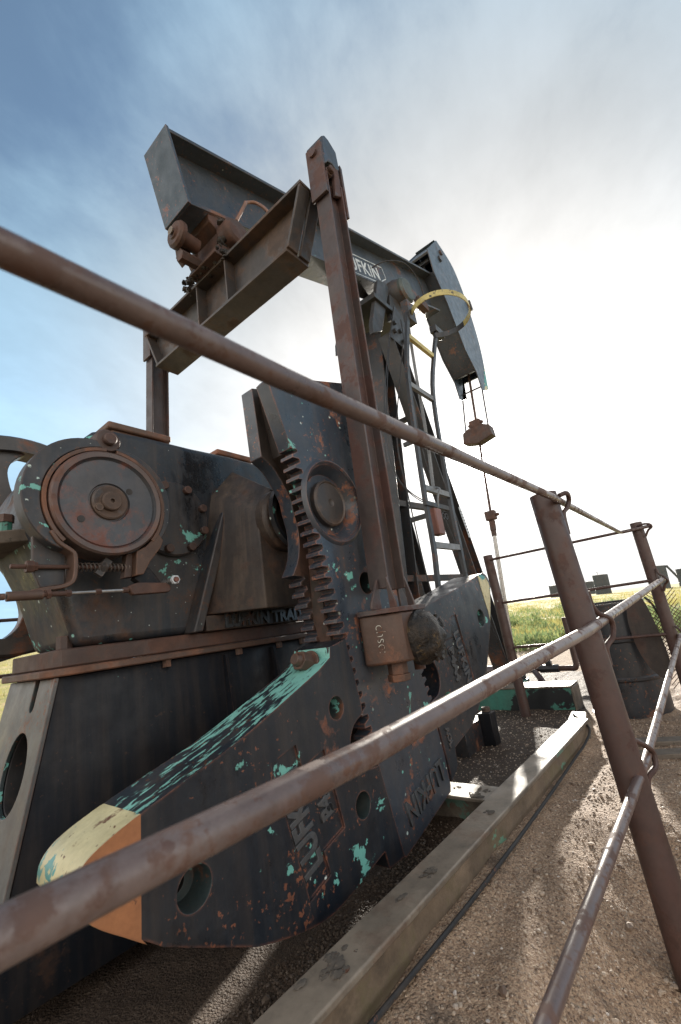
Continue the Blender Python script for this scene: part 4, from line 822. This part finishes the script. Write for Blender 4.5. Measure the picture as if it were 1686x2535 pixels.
# ================================================================== tanks far away
TI=[(13.72,230,2.3,5.6,'small dark storage tank far left, mostly behind the nearest post'),(10.30,210,2.3,5.2,'small dark storage tank just right of the nearest post'),(8.93,140,1.9,5.3,'dark storage tank with a vent pipe, standing alone on the horizon'),(3.75,125,1.95,5.3,'tall dark storage tank half hidden by the corner post'),(1.25,150,2.4,4.7,'dark storage tank at the right edge of the photo')]
TN=V((.0105,-.0472,1)).normalized()
def ground_far(x,y): return -.0105*x+.0472*y
for i,(az,d,r,h,lab) in enumerate(TI):
    x,y=d*math.cos(math.radians(az)),d*math.sin(math.radians(az)); b=V((x,y,ground_far(x,y)-.2))
    t=thing('storage_tank',lab,'tank',b,'storage tanks on the horizon')
    m=MB(); prof=[(0,0),(0,r)]
    for k in range(1,4): prof+=[(h*k/4-.03,r),(h*k/4,r+.035),(h*k/4+.03,r)]
    prof+=[(h,r),(h+.03,r+.05),(h+.07,r+.05),(h+.25,0)]
    m.lathe(b,TN,prof,'tank_paint',40); m.build('tank_shell',t)
    m=MB(); q=b+TN*h; m.cyl(q+V((0,.5,0)),q+V((0,.5,1.0 if i==2 else .45)),.07,'tank_paint',seg=8); 
    if i==2: m.cyl(q+V((0,.3,.75)),q+V((0,.7,.75)),.06,'tank_paint',seg=8)
    m.build('vent_pipe',t)
    if i in (3,4):
        m=MB(); dv=V((-math.sin(math.radians(az)),math.cos(math.radians(az)),0)); e=b-dv*(r+.1)+V((-.3,0,0)); 
        m.bar(e+TN*(h*.98),e-dv*2.6+TN*.3,.5,.06,'tank_paint',up=(1,0,0)); m.build('stair',t)
m=MB(); m.tube([(125,9.0,4.35),(140,6,4.5),(150,1,4.5)],.035,'dark_cable',6)
tag(m.build('tank_catwalk'),'thin horizontal pipe between the two right hand storage tanks','pipe')
# ================================================================== ground
def ss(a,b,x): t=max(0,min(1,(x-a)/(b-a))); return t*t*(3-2*t)
def gh(x,y,fine=True):
    d=math.hypot(x-2,y-2)
    z=ground_far(x,y)*ss(6,22,d)
    z-=.24*ss(2.7,1.75,x)*ss(.72,.28,y)*ss(-6,-1,x)
    ins=ss(1.07,1.12,y)*ss(3.35,3.25,y)
    z-=.07*ins*ss(2.25,2.1,x)*ss(-1.2,-.8,x)
    z+=.02*ins*ss(2.35,2.7,x)*ss(4.6,4.4,x)
    bank=max(0,1-abs(y-.94)/.13)*ss(4.3,3.5,x)*ss(-1,0,x); z+=bank*(.040+.035*noise.noise(V((x*3.1,y*2,6))))
    if fine and d<14:
        k=ss(14,6,d); z+=k*(.010*noise.noise(V((x*5,y*5,0)))+.006*noise.noise(V((x*13,y*13,3)))+.004*noise.noise(V((x*31,y*31,7))))
        rough=ss(.75,.2,y)*ss(.8,1.5,x)+.6*ss(4.3,5,x); z+=k*rough*(.016*noise.noise(V((x*7,y*7,9)))+.012*noise.noise(V((x*17,y*17,5))))
    elif d>=14:
        z+=.12*ss(14,40,d)*noise.noise(V((x*.09,y*.09,2)))*min(1,60/d)+ .05*noise.noise(V((x*.5,y*.5,1)))*ss(14,20,d)*min(1,40/d)
    return z
def axis_pts(a,b,st,lo,hi,g):
    c=[]; x=a
    while x<=b: c.append(x); x+=st
    s=st; x=a-s; L=[]
    while x>lo: L.append(x); s*=g; x-=s
    s=st; x=c[-1]+s; Rr=[]
    while x<hi: Rr.append(x); s*=g; x+=s
    return L[::-1]+[*c]+Rr+[hi]
gx=axis_pts(.2,5.0,.022,-700,1500,1.09); gy=axis_pts(-.3,2.2,.022,-1200,1200,1.09)
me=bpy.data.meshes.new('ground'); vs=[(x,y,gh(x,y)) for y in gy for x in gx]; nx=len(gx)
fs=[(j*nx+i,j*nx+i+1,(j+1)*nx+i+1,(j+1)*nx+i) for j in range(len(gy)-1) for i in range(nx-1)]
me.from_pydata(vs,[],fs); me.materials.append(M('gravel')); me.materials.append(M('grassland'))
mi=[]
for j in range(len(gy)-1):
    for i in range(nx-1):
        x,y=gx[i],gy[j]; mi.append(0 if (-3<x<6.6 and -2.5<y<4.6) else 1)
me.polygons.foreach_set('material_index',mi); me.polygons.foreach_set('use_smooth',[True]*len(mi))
g=bpy.data.objects.new('ground',me); COL.objects.link(g); g['kind']='structure'
# loose stones
rnd=random.Random(4)
ICO=[]; b=bmesh.new(); bmesh.ops.create_icosphere(b,subdivisions=1,radius=1); b.verts.ensure_lookup_table(); IV=[v.co.copy() for v in b.verts]; IF=[[v.index for v in f.verts] for f in b.faces]; b.free()
vs=[];fs=[]
def stone(x,y,r):
    k=len(vs); z=gh(x,y)+r*.25; a=rnd.random()*6.3; ca,sa=math.cos(a),math.sin(a); sx,sy,sz=rnd.uniform(.8,1.35),rnd.uniform(.7,1.1),rnd.uniform(.5,.85)
    for v in IV:
        j=rnd.uniform(.82,1.15); X,Y,Zz=v.x*r*sx*j,v.y*r*sy*j,v.z*r*sz*j
        vs.append((x+X*ca-Y*sa,y+X*sa+Y*ca,z+Zz))
    fs.extend([[q+k for q in f] for f in IF])
for n,(x0,x1),(y0,y1),(r0,r1) in ((9000,(.35,4.2),(-.1,.93),(.0022,.0060)),(900,(.4,4.6),(-.2,.93),(.005,.011)),(4200,(.5,2.2),(1.1,1.45),(.003,.0075)),(3000,(2.3,4.4),(1.08,2.2),(.003,.007)),(160,(.8,6.3),(-.6,3.4),(.008,.018))):
    for _ in range(n):
        x,y=rnd.uniform(x0,x1),rnd.uniform(y0,y1)
        if .87<y<1.10 and x<3.7: continue
        stone(x,y,r0+(r1-r0)*rnd.random()**2.2)
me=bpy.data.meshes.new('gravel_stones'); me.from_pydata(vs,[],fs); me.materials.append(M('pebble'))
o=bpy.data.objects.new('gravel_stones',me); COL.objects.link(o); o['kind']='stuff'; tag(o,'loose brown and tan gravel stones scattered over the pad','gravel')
# ================================================================== vegetation
rnd=random.Random(11)
def blades(name,items,mat,label):
    vs=[];fs=[]
    for (x,y,z,h,wd,a,lean) in items:
        ca,sa=math.cos(a),math.sin(a); k=len(vs); lx,ly=math.cos(a+1.3)*lean*h,math.sin(a+1.3)*lean*h
        vs+= [(x-ca*wd,y-sa*wd,z),(x+ca*wd,y+sa*wd,z),(x+lx*.4+ca*wd*.7,y+ly*.4+sa*wd*.7,z+h*.55),(x+lx*.4-ca*wd*.7,y+ly*.4-sa*wd*.7,z+h*.55),(x+lx,y+ly,z+h)]
        fs+= [(k,k+1,k+2,k+3),(k+3,k+2,k+4)]
    me=bpy.data.meshes.new(name); me.from_pydata(vs,[],fs); me.materials.append(M(mat)); o=bpy.data.objects.new(name,me); COL.objects.link(o); o['kind']='stuff'; tag(o,label,'grass'); return o
it=[]
def edge_d(az): return 10.6+1.2*noise.noise(V((az*9,0,0)))
for az0,az1,n in ((math.radians(-8),math.radians(33),46000),(math.radians(55),math.radians(88),15000)):
    for _ in range(n):
        az=rnd.uniform(az0,az1); d0=edge_d(az) if az<.7 else 8.5; d=d0*math.exp(rnd.random()**1.2*2.5)
        x,y=d*math.cos(az),d*math.sin(az); dens=noise.noise(V((x*.35,y*.35,4)))+.5*noise.noise(V((x*1.1,y*1.1,8)))
        if dens<.12+rnd.uniform(-.2,.12): continue
        s=(1+d/45); h=rnd.uniform(.05,.15)*(1+.5*dens)*min(s,1.8); 
        for q in range(3): it.append((x+rnd.gauss(0,.10*s),y+rnd.gauss(0,.10*s),gh(x,y)-.02,h*rnd.uniform(.6,1.2),.006*s*rnd.uniform(.7,1.5),rnd.random()*6.3,rnd.uniform(.1,.7)))
blades('grass',it,'grass_blade','green and yellow prairie grass growing beyond the bare pad')
def shrub_items(x,y,r,h,n):
    L=[]
    for _ in range(n):
        a=rnd.random()*6.3; q=r*rnd.random()**.6; L.append((x+q*math.cos(a),y+q*math.sin(a),gh(x,y)+h*rnd.random()*(1-(q/r)**2)*.8,rnd.uniform(.05,.14),rnd.uniform(.012,.03),rnd.random()*6.3,rnd.uniform(.3,1.1)))
    return L
it=[]
for k in range(150):
    az=math.radians(rnd.uniform(-6,31)); d=edge_d(az)*rnd.uniform(1.0,1.0)+rnd.random()**1.6*30; x,y=d*math.cos(az),d*math.sin(az)
    it+=shrub_items(x,y,rnd.uniform(.3,.9)*(1+d/60),rnd.uniform(.18,.5)*(1+d/70),int(260 if d<22 else 150))
o=blades('shrubs',it,'shrub_leaf','low leafy green weeds and shrubs at the edge of the dirt pad'); o['category']='shrubs'
# ================================================================== sky and sun
SD=V((.95289,.32375,.31)).normalized(); EL=math.asin(SD.z); AZ=math.atan2(SD.y,SD.x)
wd=bpy.data.worlds.new('World'); scn.world=wd; wd.use_nodes=True; t=wd.node_tree; n=t.nodes; n.clear(); L=t.links.new
out=n.new('ShaderNodeOutputWorld'); sky=n.new('ShaderNodeTexSky'); sky.sky_type='NISHITA'; sky.sun_disc=False; sky.sun_elevation=EL; sky.sun_rotation=PI/2-AZ; sky.air_density=1.2; sky.dust_density=.2; sky.ozone_density=2.2
b1=n.new('ShaderNodeBackground'); b1.inputs[1].default_value=.088; L(sky.outputs[0],b1.inputs[0])
tc=n.new('ShaderNodeTexCoord'); D=tc.outputs['Generated']
def nm(op,a,b=None,c=None):
    q=n.new('ShaderNodeMath'); q.operation=op
    for k,x in enumerate((a,b,c)):
        if x is None: continue
        if isinstance(x,(int,float)): q.inputs[k].default_value=x
        else: L(x,q.inputs[k])
    return q.outputs[0]
def mr(x,a,b,lo=0,hi=1,st='SMOOTHSTEP'):
    q=n.new('ShaderNodeMapRange'); q.interpolation_type=st; L(x,q.inputs[0]); q.inputs[1].default_value=a; q.inputs[2].default_value=b; q.inputs[3].default_value=lo; q.inputs[4].default_value=hi; return q.outputs[0]
dp=n.new('ShaderNodeVectorMath'); dp.operation='DOT_PRODUCT'; nv=n.new('ShaderNodeVectorMath'); nv.operation='NORMALIZE'; L(D,nv.inputs[0]); L(nv.outputs[0],dp.inputs[0]); dp.inputs[1].default_value=SD
cs=dp.outputs['Value']
# cloud deck: project the direction on a high plane so the streaks converge with distance
sp=n.new('ShaderNodeSeparateXYZ'); L(nv.outputs[0],sp.inputs[0]); zc=nm('ADD',nm('MAXIMUM',sp.outputs[2],0),.22)
cv=n.new('ShaderNodeCombineXYZ'); L(nm('DIVIDE',sp.outputs[0],zc),cv.inputs[0]); L(nm('DIVIDE',sp.outputs[1],zc),cv.inputs[1])
m0=n.new('ShaderNodeMapping'); m0.inputs['Rotation'].default_value=(0,0,math.radians(-20)); L(cv.outputs[0],m0.inputs[0])
mp=n.new('ShaderNodeMapping'); mp.inputs['Scale'].default_value=(1.0,1.35,1); mp.inputs['Location'].default_value=(.35,.2,0); L(m0.outputs[0],mp.inputs[0])
def nz(sc,de,ro,di=0):
    q=n.new('ShaderNodeTexNoise'); q.inputs['Scale'].default_value=sc; q.inputs['Detail'].default_value=de; q.inputs['Roughness'].default_value=ro; q.inputs['Distortion'].default_value=di; L(mp.outputs[0],q.inputs['Vector']); return q.outputs['Fac']
cl=nm('ADD',nm('ADD',nm('MULTIPLY',nz(1.7,5,.5,.5),.55),nm('MULTIPLY',nz(4.6,6,.6,.3),.30)),nm('MULTIPLY',nz(13,5,.6),.15))
near=mr(cs,.45,.93,0,1,'LINEAR')          # the veil thickens towards the sun
cov=nm('ADD',cl,nm('MULTIPLY',near,.40)); hz=mr(sp.outputs[2],.82,.40,0,.46); cov=nm('ADD',cov,hz)
mask=nm('MAXIMUM',mr(cov,.44,.86,.20,1),mr(sp.outputs[2],.66,.30,0,.80))
br=nm('ADD',nm('ADD',mr(cs,.40,.86,.335,.385,'LINEAR'),nm('MULTIPLY',nm('POWER',nm('MAXIMUM',nm('SUBTRACT',cs,.78),0),2),7.2)),nm('MULTIPLY',nm('POWER',nm('MAXIMUM',cs,0),1500),16))
br=nm('ADD',br,mr(sp.outputs[2],.75,.35,0,.20)); br=nm('ADD',br,mr(cs,.30,-.15,0,.58))   # unseen sky opposite the sun, brightness added as fill light
br=nm('ADD',br,nm('MULTIPLY',nm('POWER',nm('MAXIMUM',cs,0),120),.7))
br=nm('MULTIPLY',br,nm('ADD',.60,nm('MULTIPLY',cl,.80)))
b2=n.new('ShaderNodeBackground'); cr=n.new('ShaderNodeMix'); cr.data_type='RGBA'; L(nm('MAXIMUM',mr(cs,.55,.96),mr(cs,.38,.05)),cr.inputs[0]); cr.inputs[6].default_value=(.55,.83,1.08,1); cr.inputs[7].default_value=(1,.975,.94,1); L(cr.outputs[2],b2.inputs[0]); L(br,b2.inputs[1])
mx=n.new('ShaderNodeMixShader'); L(mask,mx.inputs[0]); L(b1.outputs[0],mx.inputs[1]); L(b2.outputs[0],mx.inputs[2]); L(mx.outputs[0],out.inputs[0])
sl_=bpy.data.lights.new('sun','SUN'); sl_.energy=5; sl_.angle=math.radians(1.5); sl_.color=(1,.93,.82); so_=bpy.data.objects.new('sun',sl_); COL.objects.link(so_)
so_.rotation_euler=SD.to_track_quat('Z','Y').to_euler()
scn.view_settings.view_transform='Standard'; scn.view_settings.look='None'; scn.view_settings.gamma=1; scn.view_settings.exposure=.88
scn.render.engine='CYCLES'; scn.cycles.use_denoising=True; scn.cycles.max_bounces=6; scn.cycles.sample_clamp_indirect=6

# keep to thing > part > sub-part
def depth(o):
    k=0
    while o.parent: o=o.parent; k+=1
    return k
for o in list(scn.objects):
    while depth(o)>2: o.parent=o.parent.parent
